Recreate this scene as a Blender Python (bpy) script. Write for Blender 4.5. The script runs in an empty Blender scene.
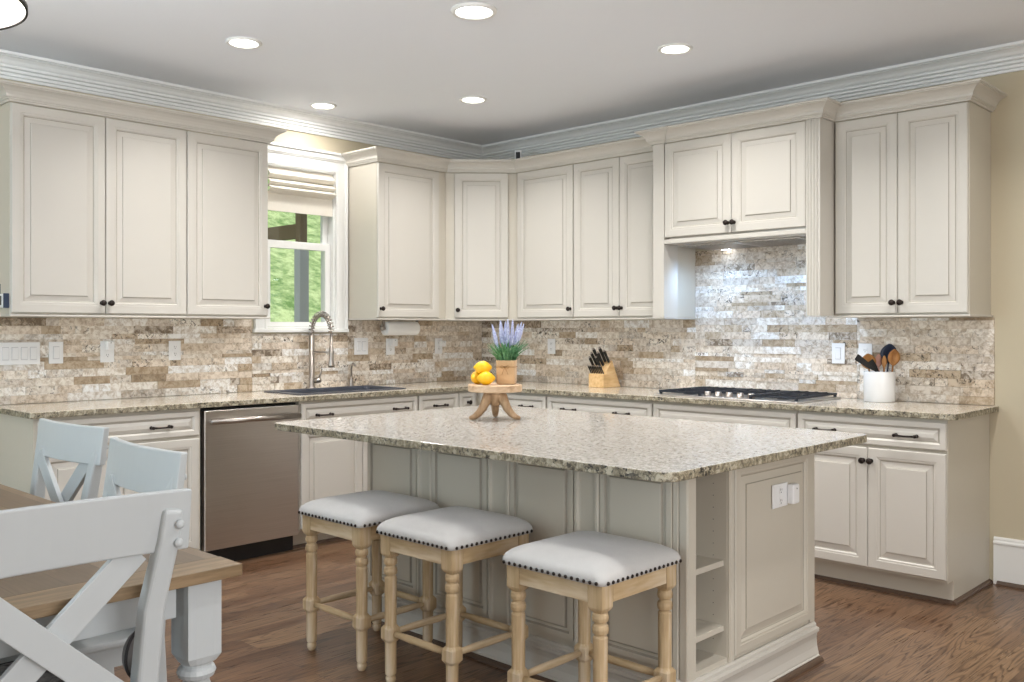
import bpy, bmesh, math, random
from mathutils import Vector, Matrix
R = random.Random(11)
PI = math.pi
rad = math.radians
SC = bpy.context.scene
COL = SC.collection

# ------------------------------------------------------------------ materials
def newmat(name):
    m = bpy.data.materials.new(name); m.use_nodes = True
    nt = m.node_tree
    return m, nt, nt.nodes['Principled BSDF']
def N(nt, typ, **kw):
    n = nt.nodes.new(typ)
    for k, v in kw.items():
        if hasattr(n, k): setattr(n, k, v)
        else: n.inputs[k].default_value = v
    return n
def L(nt, a, b): nt.links.new(a, b)
def srgb(r, g, b):
    f = lambda c: (c/255/12.92) if c/255 <= .04045 else ((c/255+.055)/1.055)**2.4
    return (f(r), f(g), f(b), 1)
def ramp(nt, stops, interp='LINEAR'):
    n = nt.nodes.new('ShaderNodeValToRGB'); cr = n.color_ramp; cr.interpolation = interp
    while len(cr.elements) < len(stops): cr.elements.new(.5)
    for e, (p, c) in zip(cr.elements, stops): e.position = p; e.color = c
    return n
def mixc(nt, fac, a, b, blend='MIX'):
    n = nt.nodes.new('ShaderNodeMix'); n.data_type = 'RGBA'; n.blend_type = blend
    for sock, v in ((n.inputs[0], fac), (n.inputs[6], a), (n.inputs[7], b)):
        if hasattr(v, 'is_linked'): L(nt, v, sock)
        else: sock.default_value = v
    return n.outputs[2]
def math_(nt, op, a, b=None):
    n = nt.nodes.new('ShaderNodeMath'); n.operation = op
    for s, v in zip(n.inputs, (a, b)):
        if v is None: continue
        if hasattr(v, 'is_linked'): L(nt, v, s)
        else: s.default_value = v
    return n.outputs[0]
def coords(nt, scale=(1, 1, 1), rot=(0, 0, 0), kind='Object'):
    tc = N(nt, 'ShaderNodeTexCoord'); mp = N(nt, 'ShaderNodeMapping')
    mp.inputs['Scale'].default_value = scale; mp.inputs['Rotation'].default_value = rot
    L(nt, tc.outputs[kind], mp.inputs[0]); return mp.outputs[0]
def noise(nt, vec, scale, detail=3, rough=.55, dist=0):
    n = N(nt, 'ShaderNodeTexNoise'); n.inputs['Scale'].default_value = scale
    n.inputs['Detail'].default_value = detail; n.inputs['Roughness'].default_value = rough
    n.inputs['Distortion'].default_value = dist
    if vec is not None: L(nt, vec, n.inputs['Vector'])
    return n.outputs['Fac']
def bump(nt, bsdf, h, strength=.2, dist=.002):
    b = N(nt, 'ShaderNodeBump'); b.inputs['Strength'].default_value = strength; b.inputs['Distance'].default_value = dist
    L(nt, h, b.inputs['Height']); L(nt, b.outputs[0], bsdf.inputs['Normal'])
def plain(name, col, rough=.5, metal=0, var=.04, vscale=9, coat=0):
    m, nt, b = newmat(name)
    v = noise(nt, coords(nt), vscale, 4)
    c2 = tuple(c*(1-var*2) for c in col[:3]) + (1,)
    c1 = tuple(min(1, c*(1+var)) for c in col[:3]) + (1,)
    L(nt, mixc(nt, v, c2, c1), b.inputs['Base Color'])
    b.inputs['Roughness'].default_value = rough; b.inputs['Metallic'].default_value = metal
    b.inputs['Coat Weight'].default_value = coat
    return m
def emit(name, col, s):
    m, nt, b = newmat(name)
    b.inputs['Base Color'].default_value = col; b.inputs['Emission Color'].default_value = col
    b.inputs['Emission Strength'].default_value = s
    return m

M = {}
M['cab'] = plain('cabinet_paint', srgb(203, 198, 189), .42, var=.015, vscale=3)
M['glaze'] = plain('cabinet_glaze', srgb(168, 160, 146), .5, var=.06, vscale=30)
M['cab_shaded'] = plain('cabinet_paint_shaded', srgb(202, 195, 181), .42, var=.015, vscale=3)  # same cabinet paint, shade of side faces and island put into the colour
M['white'] = plain('white_trim_paint', srgb(238, 238, 235), .4, var=.01, vscale=3)
M['crown'] = plain('crown_trim_paint', srgb(240, 241, 240), .45, var=.01, vscale=3)
M['ceil'] = plain('ceiling_paint', srgb(240, 243, 249), .9, var=.008, vscale=2)
M['wall'] = plain('wall_paint', srgb(200, 189, 164), .85, var=.012, vscale=2)
M['chair'] = plain('chair_paint', srgb(186, 190, 191), .4, var=.015, vscale=6)
M['bronze'] = plain('dark_bronze', srgb(52, 44, 40), .4, .7, var=.2, vscale=60)
M['black'] = plain('black_plastic', srgb(24, 24, 26), .45, var=.1)
M['iron'] = plain('cast_iron', srgb(38, 42, 50), .55, .2, var=.15, vscale=60)
M['plate'] = plain('white_plastic', srgb(240, 240, 240), .35, var=.008)
M['plate_gap'] = plain('plate_gap', srgb(196, 196, 198), .5)
M['slot'] = plain('socket_slot', srgb(70, 70, 72), .6)
M['ceramic'] = plain('white_ceramic', srgb(243, 243, 243), .2, var=.006)
M['sink'] = plain('sink_composite', srgb(62, 66, 76), .35, var=.08, vscale=40)
M['paper'] = plain('paper_towel', srgb(242, 241, 238), .9, var=.01, vscale=60)
M['fabric_shade'] = plain('shade_linen', srgb(232, 226, 214), .9, var=.02, vscale=50)
M['lemon'] = plain('lemon_peel', srgb(246, 190, 22), .4, var=.06, vscale=30)
M['rope'] = plain('twine', srgb(172, 132, 84), .9, var=.12, vscale=90)
M['glassdark'] = plain('dark_screen', srgb(48, 54, 64), .2)
M['grey_trim'] = plain('dark_piping', srgb(56, 54, 56), .8)
M['greyblue'] = plain('porch_post_paint', srgb(150, 156, 162), .6)
M['beam'] = plain('porch_beam_stain', srgb(92, 78, 54), .8, var=.1)

def m_steel():
    m, nt, b = newmat('brushed_steel')
    v = noise(nt, coords(nt, (2, 2, 260)), 1.5, 3)
    L(nt, mixc(nt, v, srgb(186, 180, 174), srgb(216, 211, 206)), b.inputs['Base Color'])
    b.inputs['Metallic'].default_value = 1; b.inputs['Roughness'].default_value = .3
    return m
M['steel'] = m_steel()
def m_nickel():
    m, nt, b = newmat('brushed_nickel')
    b.inputs['Base Color'].default_value = srgb(176, 168, 160)
    b.inputs['Metallic'].default_value = 1; b.inputs['Roughness'].default_value = .28
    return m
M['nickel'] = m_nickel()

def m_granite(name, base, mid, light, dark, rough=.12, spk=1.0, k=1.0):
    m, nt, b = newmat(name)
    v = coords(nt)
    n1 = noise(nt, v, 58*k, 5, .75, .6)
    c = ramp(nt, [(.36, mid), (.48, base), (.60, light)]); L(nt, n1, c.inputs[0])
    n2 = noise(nt, v, 100*k, 4, .7, .3)
    s = ramp(nt, [(.42, (1, 1, 1, 1)), (.465, (0, 0, 0, 1))]); L(nt, n2, s.inputs[0])
    n4 = noise(nt, v, 12, 2, .5); s4 = ramp(nt, [(.35, (.35, .35, .35, 1)), (.65, (1, 1, 1, 1))]); L(nt, n4, s4.inputs[0])
    f = math_(nt, 'MULTIPLY', math_(nt, 'MULTIPLY', s.outputs[0], s4.outputs[0]), spk)
    col = mixc(nt, f, c.outputs[0], dark)
    n3 = noise(nt, v, 160, 2, .5)
    s3 = ramp(nt, [(.60, (0, 0, 0, 1)), (.68, (1, 1, 1, 1))]); L(nt, n3, s3.inputs[0])
    col = mixc(nt, math_(nt, 'MULTIPLY', s3.outputs[0], .55), col, light)
    L(nt, col, b.inputs['Base Color'])
    b.inputs['Roughness'].default_value = rough
    return m
M['granite'] = m_granite('granite_counter', srgb(212, 200, 180), srgb(164, 148, 126), srgb(234, 228, 216), srgb(72, 62, 52), spk=.85)
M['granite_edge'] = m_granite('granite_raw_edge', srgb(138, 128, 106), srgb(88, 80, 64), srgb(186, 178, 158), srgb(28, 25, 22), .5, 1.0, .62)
M['granite_island'] = m_granite('granite_island', srgb(182, 178, 171), srgb(142, 135, 127), srgb(208, 205, 200), srgb(78, 73, 70), spk=.95)

def m_floor():
    m, nt, b = newmat('oak_floor')
    v = coords(nt, (1, 1, 1), (0, 0, rad(90)))
    br = N(nt, 'ShaderNodeTexBrick'); br.offset = .37; br.offset_frequency = 3; br.squash = 1
    L(nt, v, br.inputs['Vector'])
    br.inputs['Color1'].default_value = (0, 0, 0, 1); br.inputs['Color2'].default_value = (1, 1, 1, 1)
    br.inputs['Mortar'].default_value = (.5, .5, .5, 1)
    br.inputs['Scale'].default_value = 1; br.inputs['Mortar Size'].default_value = .0011
    br.inputs['Mortar Smooth'].default_value = .3; br.inputs['Bias'].default_value = 0
    br.inputs['Brick Width'].default_value = 1.05; br.inputs['Row Height'].default_value = .092
    tc = N(nt, 'ShaderNodeTexCoord')
    rnd = math_(nt, 'MULTIPLY', br.outputs['Color'], 37.0)
    cx = N(nt, 'ShaderNodeCombineXYZ'); L(nt, rnd, cx.inputs[2])
    def vec(sx, sy):
        mp = N(nt, 'ShaderNodeMapping'); mp.inputs['Scale'].default_value = (sx, sy, 1)
        L(nt, tc.outputs['Object'], mp.inputs[0])
        a = N(nt, 'ShaderNodeVectorMath'); a.operation = 'ADD'
        L(nt, mp.outputs[0], a.inputs[0]); L(nt, cx.outputs[0], a.inputs[1]); return a.outputs[0]
    cat = noise(nt, vec(8.5, .62), 1.0, 2, .45, .2)
    lines = math_(nt, 'SINE', math_(nt, 'MULTIPLY', cat, 165.0))
    lr = ramp(nt, [(.0, (0, 0, 0, 1)), (.45, (1, 1, 1, 1))]); L(nt, math_(nt, 'ADD', math_(nt, 'MULTIPLY', lines, .5), .5), lr.inputs[0])
    fine = noise(nt, vec(150, 5), 1.0, 3, .6)
    fr = ramp(nt, [(.38, (0, 0, 0, 1)), (.60, (1, 1, 1, 1))]); L(nt, fine, fr.inputs[0])
    tone = ramp(nt, [(0, srgb(100, 71, 50)), (.35, srgb(116, 86, 63)), (.7, srgb(126, 98, 75)), (1, srgb(138, 108, 80))])
    L(nt, br.outputs['Color'], tone.inputs[0])
    g = math_(nt, 'ADD', math_(nt, 'MULTIPLY', lr.outputs[0], .62), math_(nt, 'MULTIPLY', fr.outputs[0], .38))
    dark = mixc(nt, 1.0, tone.outputs[0], srgb(138, 120, 106), 'MULTIPLY')
    col = mixc(nt, g, dark, tone.outputs[0])
    col = mixc(nt, math_(nt, 'MULTIPLY', br.outputs['Fac'], .75), col, srgb(40, 26, 18))
    L(nt, col, b.inputs['Base Color'])
    rr = ramp(nt, [(0, (.24, .24, .24, 1)), (1, (.34, .34, .34, 1))]); L(nt, fine, rr.inputs[0]); L(nt, rr.outputs[0], b.inputs['Roughness'])
    bump(nt, b, g, .06, .001)
    return m
M['floor'] = m_floor()
M['shoe'] = plain('dark_shoe_moulding', srgb(88, 68, 54), .45, var=.1, vscale=30)

def m_wood(name, c1, c2, c3, scale=(3, 40, 40), rough=.5, wash=None):
    m, nt, b = newmat(name)
    v = coords(nt, scale)
    n = noise(nt, v, 1.0, 5, .6, .4)
    r = ramp(nt, [(.3, c1), (.5, c2), (.7, c3)]); L(nt, n, r.inputs[0])
    col = r.outputs[0]
    if wash:
        n2 = noise(nt, coords(nt, tuple(s*.35 for s in scale)), 1.3, 3)
        r2 = ramp(nt, [(.5, (0, 0, 0, 1)), (.7, (1, 1, 1, 1))]); L(nt, n2, r2.inputs[0])
        col = mixc(nt, math_(nt, 'MULTIPLY', r2.outputs[0], .5), col, wash)
    L(nt, col, b.inputs['Base Color']); b.inputs['Roughness'].default_value = rough
    bump(nt, b, n, .1, .001)
    return m
M['stool_leg'] = m_wood('washed_oak', srgb(168, 141, 106), srgb(190, 164, 126), srgb(204, 181, 146), (38, 38, 4), .55, srgb(232, 222, 206))
M['stool_rail'] = m_wood('washed_oak_rail', srgb(172, 145, 108), srgb(192, 166, 128), srgb(206, 183, 148), (6, 38, 38), .55, srgb(230, 218, 198))
M['stand_wood'] = m_wood('rustic_wood', srgb(132, 102, 70), srgb(164, 132, 98), srgb(190, 160, 126), (30, 30, 9), .6)
M['stand_top'] = m_wood('rustic_top', srgb(172, 140, 108), srgb(194, 164, 132), srgb(210, 184, 156), (8, 50, 50), .6)
M['block'] = m_wood('knife_block_wood', srgb(206, 164, 110), srgb(226, 188, 134), srgb(236, 204, 154), (10, 40, 40), .45)
M['spoon'] = m_wood('spoon_wood', srgb(150, 98, 48), srgb(184, 128, 70), srgb(206, 152, 92), (30, 30, 6), .5)

def m_tabletop():
    m, nt, b = newmat('table_planks')
    v = coords(nt)
    br = N(nt, 'ShaderNodeTexBrick'); br.offset = .5
    L(nt, v, br.inputs['Vector'])
    br.inputs['Color1'].default_value = (0, 0, 0, 1); br.inputs['Color2'].default_value = (1, 1, 1, 1)
    br.inputs['Mortar'].default_value = (.3, .3, .3, 1); br.inputs['Scale'].default_value = 1
    br.inputs['Mortar Size'].default_value = .0012; br.inputs['Brick Width'].default_value = .55; br.inputs['Row Height'].default_value = .105
    n = noise(nt, coords(nt, (5, 70, 70)), 1.0, 5, .65, .5)
    t = ramp(nt, [(0, srgb(108, 90, 70)), (.5, srgb(124, 105, 83)), (1, srgb(142, 122, 98))]); L(nt, br.outputs['Color'], t.inputs[0])
    col = mixc(nt, n, mixc(nt, 1.0, t.outputs[0], srgb(178, 166, 152), 'MULTIPLY'), t.outputs[0])
    col = mixc(nt, math_(nt, 'MULTIPLY', br.outputs['Fac'], .7), col, srgb(70, 54, 40))
    L(nt, col, b.inputs['Base Color']); b.inputs['Roughness'].default_value = .45
    return m
M['tabletop'] = m_tabletop()
M['tableboard'] = m_wood('table_breadboard', srgb(98, 78, 54), srgb(122, 100, 72), srgb(144, 120, 90), (60, 5, 60), .45)

def m_tile():
    m, nt, b = newmat('split_travertine')
    at = N(nt, 'ShaderNodeAttribute'); at.attribute_name = 'tile'
    sp = N(nt, 'ShaderNodeSeparateColor'); L(nt, at.outputs['Color'], sp.inputs[0])
    pal = ramp(nt, [(0, srgb(184, 164, 138)), (.12, srgb(212, 195, 172)), (.25, srgb(234, 220, 203)), (.42, srgb(240, 229, 214)),
                    (.58, srgb(222, 213, 202)), (.74, srgb(246, 238, 226)), (.88, srgb(250, 246, 240)), (1, srgb(252, 251, 249))])
    L(nt, sp.outputs[0], pal.inputs[0])
    v = coords(nt)
    off = N(nt, 'ShaderNodeVectorMath'); off.operation = 'ADD'
    sc = N(nt, 'ShaderNodeVectorMath'); sc.operation = 'SCALE'; sc.inputs['Scale'].default_value = 23
    L(nt, at.outputs['Color'], sc.inputs[0]); L(nt, v, off.inputs[0]); L(nt, sc.outputs[0], off.inputs[1])
    n1 = noise(nt, off.outputs[0], 34, 7, .72, .5)
    r1 = ramp(nt, [(.38, (0, 0, 0, 1)), (.56, (1, 1, 1, 1))]); L(nt, n1, r1.inputs[0])
    col = mixc(nt, r1.outputs[0], mixc(nt, 1.0, pal.outputs[0], srgb(206, 195, 181), 'MULTIPLY'), pal.outputs[0])
    # dark fossil veins and pits, stronger on some tiles
    n2 = noise(nt, off.outputs[0], 32, 8, .76, 1.3)
    r2 = ramp(nt, [(.415, (1, 1, 1, 1)), (.455, (0, 0, 0, 1))]); L(nt, n2, r2.inputs[0])
    f = math_(nt, 'MULTIPLY', r2.outputs[0], sp.outputs[1])
    col = mixc(nt, f, col, srgb(74, 63, 52))
    # some tiles carry brown stone in ragged patches
    n3 = noise(nt, off.outputs[0], 26, 5, .7, .8)
    r3 = ramp(nt, [(.44, (1, 1, 1, 1)), (.54, (0, 0, 0, 1))]); L(nt, n3, r3.inputs[0])
    col = mixc(nt, math_(nt, 'MULTIPLY', sp.outputs[2], math_(nt, 'ADD', .25, math_(nt, 'MULTIPLY', r3.outputs[0], .65))), col, srgb(116, 98, 78))
    L(nt, col, b.inputs['Base Color']); b.inputs['Roughness'].default_value = .62
    bump(nt, b, n1, .5, .006)
    return m
M['tile'] = m_tile()

def m_linen(name, c1, c2):
    m, nt, b = newmat(name)
    n = noise(nt, coords(nt), 420, 2, .6); n2 = noise(nt, coords(nt), 14, 3)
    L(nt, mixc(nt, math_(nt, 'ADD', math_(nt, 'MULTIPLY', n, .6), math_(nt, 'MULTIPLY', n2, .4)), c1, c2), b.inputs['Base Color'])
    b.inputs['Roughness'].default_value = .92; b.inputs['Sheen Weight'].default_value = .15
    bump(nt, b, n, .25, .001)
    return m
M['linen'] = m_linen('grey_linen', srgb(176, 174, 172), srgb(214, 212, 209))
M['burlap'] = m_linen('burlap', srgb(176, 138, 96), srgb(222, 188, 146))
M['cushion_marble'] = m_granite('grey_marbled_fabric', srgb(140, 136, 136), srgb(96, 92, 94), srgb(184, 180, 178), srgb(70, 68, 70), .95, .2)
for n_ in M['cushion_marble'].node_tree.nodes:
    if n_.type == 'TEX_NOISE': n_.inputs['Scale'].default_value *= .28
M['greyfab'] = m_linen('grey_felt', srgb(120, 116, 116), srgb(146, 142, 140))

def m_leaf(name, c1, c2, sc=8):
    m, nt, b = newmat(name)
    n = noise(nt, coords(nt), sc, 6, .78)
    r = ramp(nt, [(.38, c1), (.60, c2)]); L(nt, n, r.inputs[0])
    L(nt, r.outputs[0], b.inputs['Base Color']); b.inputs['Roughness'].default_value = .8
    return m
M['lav_leaf'] = m_leaf('lavender_leaf', srgb(52, 104, 66), srgb(112, 160, 112), 60)
M['lav_flower'] = m_leaf('lavender_flower', srgb(140, 146, 186), srgb(196, 200, 222), 120)
M['lawn'] = m_leaf('lawn', srgb(104, 146, 70), srgb(206, 226, 160), 4)
M['treeleaf'] = m_leaf('tree_leaf', srgb(70, 104, 50), srgb(150, 180, 104), 3)
M['bark'] = plain('bark', srgb(84, 74, 62), .9, var=.2, vscale=20)

def m_glass():
    m, nt, b = newmat('window_glass')
    out = nt.nodes['Material Output']
    tr = N(nt, 'ShaderNodeBsdfTransparent'); gl = N(nt, 'ShaderNodeBsdfGlossy'); gl.inputs['Roughness'].default_value = .02
    mx = N(nt, 'ShaderNodeMixShader'); mx.inputs[0].default_value = .05
    L(nt, tr.outputs[0], mx.inputs[1]); L(nt, gl.outputs[0], mx.inputs[2]); L(nt, mx.outputs[0], out.inputs[0])
    return m
M['glass'] = m_glass()
M['lens'] = emit('lamp_lens', (1, .97, .92, 1), 9)
M['hoodlens'] = emit('hood_lamp_lens', (.85, .92, 1, 1), 8)
M['pendglow'] = emit('pendant_diffuser', (1, .97, .93, 1), .75)

# ------------------------------------------------------------------ mesh builder
class MB:
    def __init__(s): s.v = []; s.f = []; s.mi = []; s.sm = []
    def add(s, vs, fs, mi=0, smooth=False):
        o = len(s.v); s.v += [tuple(p) for p in vs]
        for i, f in enumerate(fs):
            s.f.append(tuple(o+k for k in f)); s.mi.append(mi[i] if isinstance(mi, list) else mi); s.sm.append(smooth)
    def box(s, x0, x1, y0, y1, z0, z1, mi=0):
        vs = [(x, y, z) for z in (z0, z1) for y in (y0, y1) for x in (x0, x1)]
        s.add(vs, [(0, 2, 3, 1), (4, 5, 7, 6), (0, 1, 5, 4), (2, 6, 7, 3), (0, 4, 6, 2), (1, 3, 7, 5)], mi)
    def loft(s, rings, mi=0, smooth=False, caps=True, closed=False):
        n = len(rings[0]); vs = [p for r in rings for p in r]; fs = []
        m = len(rings)
        for i in range(m if closed else m-1):
            a, b = i*n, ((i+1) % m)*n
            for k in range(n): fs.append((a+k, a+(k+1) % n, b+(k+1) % n, b+k))
        if caps and not closed: fs.append(tuple(range(n-1, -1, -1))); fs.append(tuple((m-1)*n+k for k in range(n)))
        s.add(vs, fs, mi, smooth)
    def prism(s, poly, z0, z1, mi=0, axis='z'):
        def P(a, b, c): return {'z': (a, b, c), 'x': (c, a, b), 'y': (a, c, b)}[axis]
        s.loft([[P(a, b, z0) for a, b in poly], [P(a, b, z1) for a, b in poly]], mi)
    def lathe(s, prof, c=(0, 0, 0), axis='z', n=24, mi=0, smooth=True, caps=True):
        rings = []
        for r, h in prof:
            ring = []
            for k in range(n):
                a = 2*PI*k/n; u, w = r*math.cos(a), r*math.sin(a)
                p = {'z': (u, w, h), 'y': (u, -h, w), 'x': (h, u, w)}[axis]
                ring.append((p[0]+c[0], p[1]+c[1], p[2]+c[2]))
            rings.append(ring)
        s.loft(rings, mi, smooth, caps)
    def tube(s, pts, r, n=10, mi=0, smooth=True, caps=True):
        pts = [Vector(p) for p in pts]; rings = []; ref = None
        for i, p in enumerate(pts):
            t = (pts[min(i+1, len(pts)-1)] - pts[max(i-1, 0)]).normalized()
            if ref is None: ref = t.orthogonal().normalized()
            else: ref = (ref - t*ref.dot(t)).normalized()
            b = t.cross(ref); rr = r[i] if isinstance(r, (list, tuple)) else r
            rings.append([tuple(p + (ref*math.cos(2*PI*k/n) + b*math.sin(2*PI*k/n))*rr) for k in range(n)])
        s.loft(rings, mi, smooth, caps)
    def beam(s, pts, w, t, side, mi=0):
        """rectangular bar along pts; side = direction of the width w"""
        pts = [Vector(p) for p in pts]; rings = []
        for i, p in enumerate(pts):
            d = (pts[min(i+1, len(pts)-1)] - pts[max(i-1, 0)]).normalized()
            a = Vector(side); a = (a - d*a.dot(d)).normalized(); b = d.cross(a)
            ww = w[i] if isinstance(w, (list, tuple)) else w
            tt = t[i] if isinstance(t, (list, tuple)) else t
            rings.append([tuple(p + a*(ww/2*sx) + b*(tt/2*sy)) for sx, sy in ((-1, -1), (1, -1), (1, 1), (-1, 1))])
        s.loft(rings, mi)
    def ellipsoid(s, c, rx, ry, rz, n=16, m=10, mi=0):
        prof = [(max(.02, math.sin(PI*i/m)), -math.cos(PI*i/m)) for i in range(m+1)]
        rings = [[(c[0]+rx*r*math.cos(2*PI*k/n), c[1]+ry*r*math.sin(2*PI*k/n), c[2]+rz*h) for k in range(n)] for r, h in prof]
        s.loft(rings, mi, True)
    def cells(s, xs, ys, zs, fill, mi=0):
        """manifold boundary of the filled cells of a box grid"""
        idx = {}; o = len(s.v)
        def V(i, j, k):
            if (i, j, k) not in idx: idx[(i, j, k)] = len(s.v); s.v.append((xs[i], ys[j], zs[k]))
            return idx[(i, j, k)]
        nx, ny, nz = len(xs)-1, len(ys)-1, len(zs)-1
        F = lambda i, j, k: 0 <= i < nx and 0 <= j < ny and 0 <= k < nz and fill(i, j, k)
        for i in range(nx):
            for j in range(ny):
                for k in range(nz):
                    if not F(i, j, k): continue
                    for d, q in (((-1, 0, 0), ((0, 0, 0), (0, 0, 1), (0, 1, 1), (0, 1, 0))), ((1, 0, 0), ((1, 0, 0), (1, 1, 0), (1, 1, 1), (1, 0, 1))),
                                 ((0, -1, 0), ((0, 0, 0), (1, 0, 0), (1, 0, 1), (0, 0, 1))), ((0, 1, 0), ((0, 1, 0), (0, 1, 1), (1, 1, 1), (1, 1, 0))),
                                 ((0, 0, -1), ((0, 0, 0), (0, 1, 0), (1, 1, 0), (1, 0, 0))), ((0, 0, 1), ((0, 0, 1), (1, 0, 1), (1, 1, 1), (0, 1, 1)))):
                        if not F(i+d[0], j+d[1], k+d[2]):
                            s.f.append(tuple(V(i+a, j+b, k+c) for a, b, c in q))
                            s.mi.append(mi(d) if callable(mi) else mi); s.sm.append(False)
    def sweep(s, path, prof, mi=0, close_ends=True):
        """profile (out, z) along a 2D path, out to the right-hand side, mitred"""
        P = [Vector((p[0], p[1])) for p in path]; rings = []
        for i, p in enumerate(P):
            ns = []
            if i > 0: d = (P[i]-P[i-1]).normalized(); ns.append(Vector((d.y, -d.x)))
            if i < len(P)-1: d = (P[i+1]-P[i]).normalized(); ns.append(Vector((d.y, -d.x)))
            if len(ns) == 2:
                m = (ns[0]+ns[1]); m = m/ (m.length_squared/2) if m.length > 1e-6 else ns[0]
            else: m = ns[0]
            rings.append([(p.x+m.x*o, p.y+m.y*o, z) for o, z in prof])
        s.loft(rings, mi, False, close_ends)
    def build(s, name, mats, parent=None, bevel=0, loc=None, rotz=None, seg=2, recalc=True):
        me = bpy.data.meshes.new(name); me.from_pydata(s.v, [], s.f)
        if not isinstance(mats, (list, tuple)): mats = [mats]
        for m in mats: me.materials.append(m)
        me.polygons.foreach_set('material_index', s.mi); me.polygons.foreach_set('use_smooth', s.sm)
        if recalc:
            bm = bmesh.new(); bm.from_mesh(me); bmesh.ops.recalc_face_normals(bm, faces=bm.faces[:]); bm.to_mesh(me); bm.free()
        me.update()
        o = bpy.data.objects.new(name, me); COL.objects.link(o)
        if parent: o.parent = parent
        if loc: o.location = loc
        if rotz: o.rotation_euler.z = rotz
        if bevel:
            b = o.modifiers.new('bevel', 'BEVEL'); b.width = bevel; b.segments = seg; b.limit_method = 'ANGLE'; b.angle_limit = rad(40)
        return o
def tag(o, label, cat, group=None):
    o['label'] = label; o['category'] = cat
    if group: o['group'] = group
    return o
def thing(name, label, cat, loc=(0, 0, 0), rotz=0, group=None):
    o = bpy.data.objects.new(name, None); COL.objects.link(o); o.empty_display_size = .05
    o.location = loc; o.rotation_euler.z = rotz
    return tag(o, label, cat, group)
def struct(o): o['kind'] = 'structure'; return o
def dup(root, loc, rotz, label, group=None):
    r = root.copy(); COL.objects.link(r); r.location = loc; r.rotation_euler = (0, 0, rotz); r['label'] = label
    if group: r['group'] = group
    for ch in list(root.children):
        c = ch.copy(); COL.objects.link(c); c.parent = r
        for g in list(ch.children):
            d = g.copy(); COL.objects.link(d); d.parent = c
    return r
def sq_ring(cx, cy, z, r, sq, n=20):
    """circle of radius r (sq=0) to square of half width r (sq=1)"""
    out = []
    for k in range(n):
        a = 2*PI*(k+.5)/n; c, s_ = math.cos(a), math.sin(a)
        e = 1/max(abs(c), abs(s_)); f = 1+(min(e, 1.36)-1)*sq
        out.append((cx+r*c*f, cy+r*s_*f, z))
    return out
def turned(prof, cx=0, cy=0, n=20):
    """one skin through (z, r, sq) stations"""
    b = MB(); b.loft([sq_ring(cx, cy, z, r, q, n) for z, r, q in prof], 0, False); return b

# ------------------------------------------------------------------ room shell
HC = 2.741
b = MB(); b.box(-.2, 7.4, -7.9, .2, -.06, 0); struct(b.build('floor', M['floor']))
b = MB(); b.box(-.2, 7.4, -7.9, .2, HC, HC+.1); struct(b.build('ceiling', M['ceil']))
WY0, WY1, WZ0, WZ1 = -1.955, -1.410, 1.312, 2.38
b = MB(); b.cells([-.15, 0], [-7.9, WY0, WY1, .15], [0, WZ0, WZ1, HC], lambda i, j, k: not (j == 1 and k == 1)); struct(b.build('wall_left', M['wall']))
b = MB(); b.box(0, 7.4, 0, .15, 0, HC); struct(b.build('wall_back', M['wall']))
b = MB(); b.cells([7.25, 7.4], [-7.75, -6.2, -2.6, 0], [0, .5, 2.4, HC], lambda i, j, k: not (j == 1 and k == 1)); struct(b.build('wall_right', M['wall']))
b = MB(); b.cells([0, .5, 2.6, 7.25], [-7.9, -7.75], [0, .35, 2.4, HC], lambda i, j, k: not (i == 1 and k == 1)); struct(b.build('wall_front', M['wall']))

crown_prof = [(0, 2.618), (.014, 2.618), (.016, 2.630), (.010, 2.633), (.022, 2.636), (.024, 2.648), (.017, 2.651), (.032, 2.655), (.034, 2.666), (.028, 2.669), (.046, 2.673),
              (.048, 2.682), (.042, 2.685), (.056, 2.692), (.066, 2.705), (.082, 2.715), (.096, 2.719), (.091, 2.723), (.108, 2.726), (.11, HC-.001), (0, HC-.001)]
b = MB(); b.sweep([(0.001, -7.7), (0.001, -.001), (7.2, -.001)], crown_prof); struct(b.build('trim_1', M['crown']))
base_prof = [(0, .0), (.016, .0), (.016, .205), (.022, .21), (.022, .218), (.014, .226), (.014, .234), (.008, .242), (0, .242)]
b = MB(); b.sweep([(3.766, -.001), (7.2, -.001)], base_prof); struct(b.build('baseboard_back', M['white']))
b = MB(); b.sweep([(3.785, -.017), (7.2, -.017)], [(0, 0), (.02, 0), (.018, .008), (.012, .015), (0, .02)]); struct(b.build('trim_2', M['shoe']))

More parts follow.
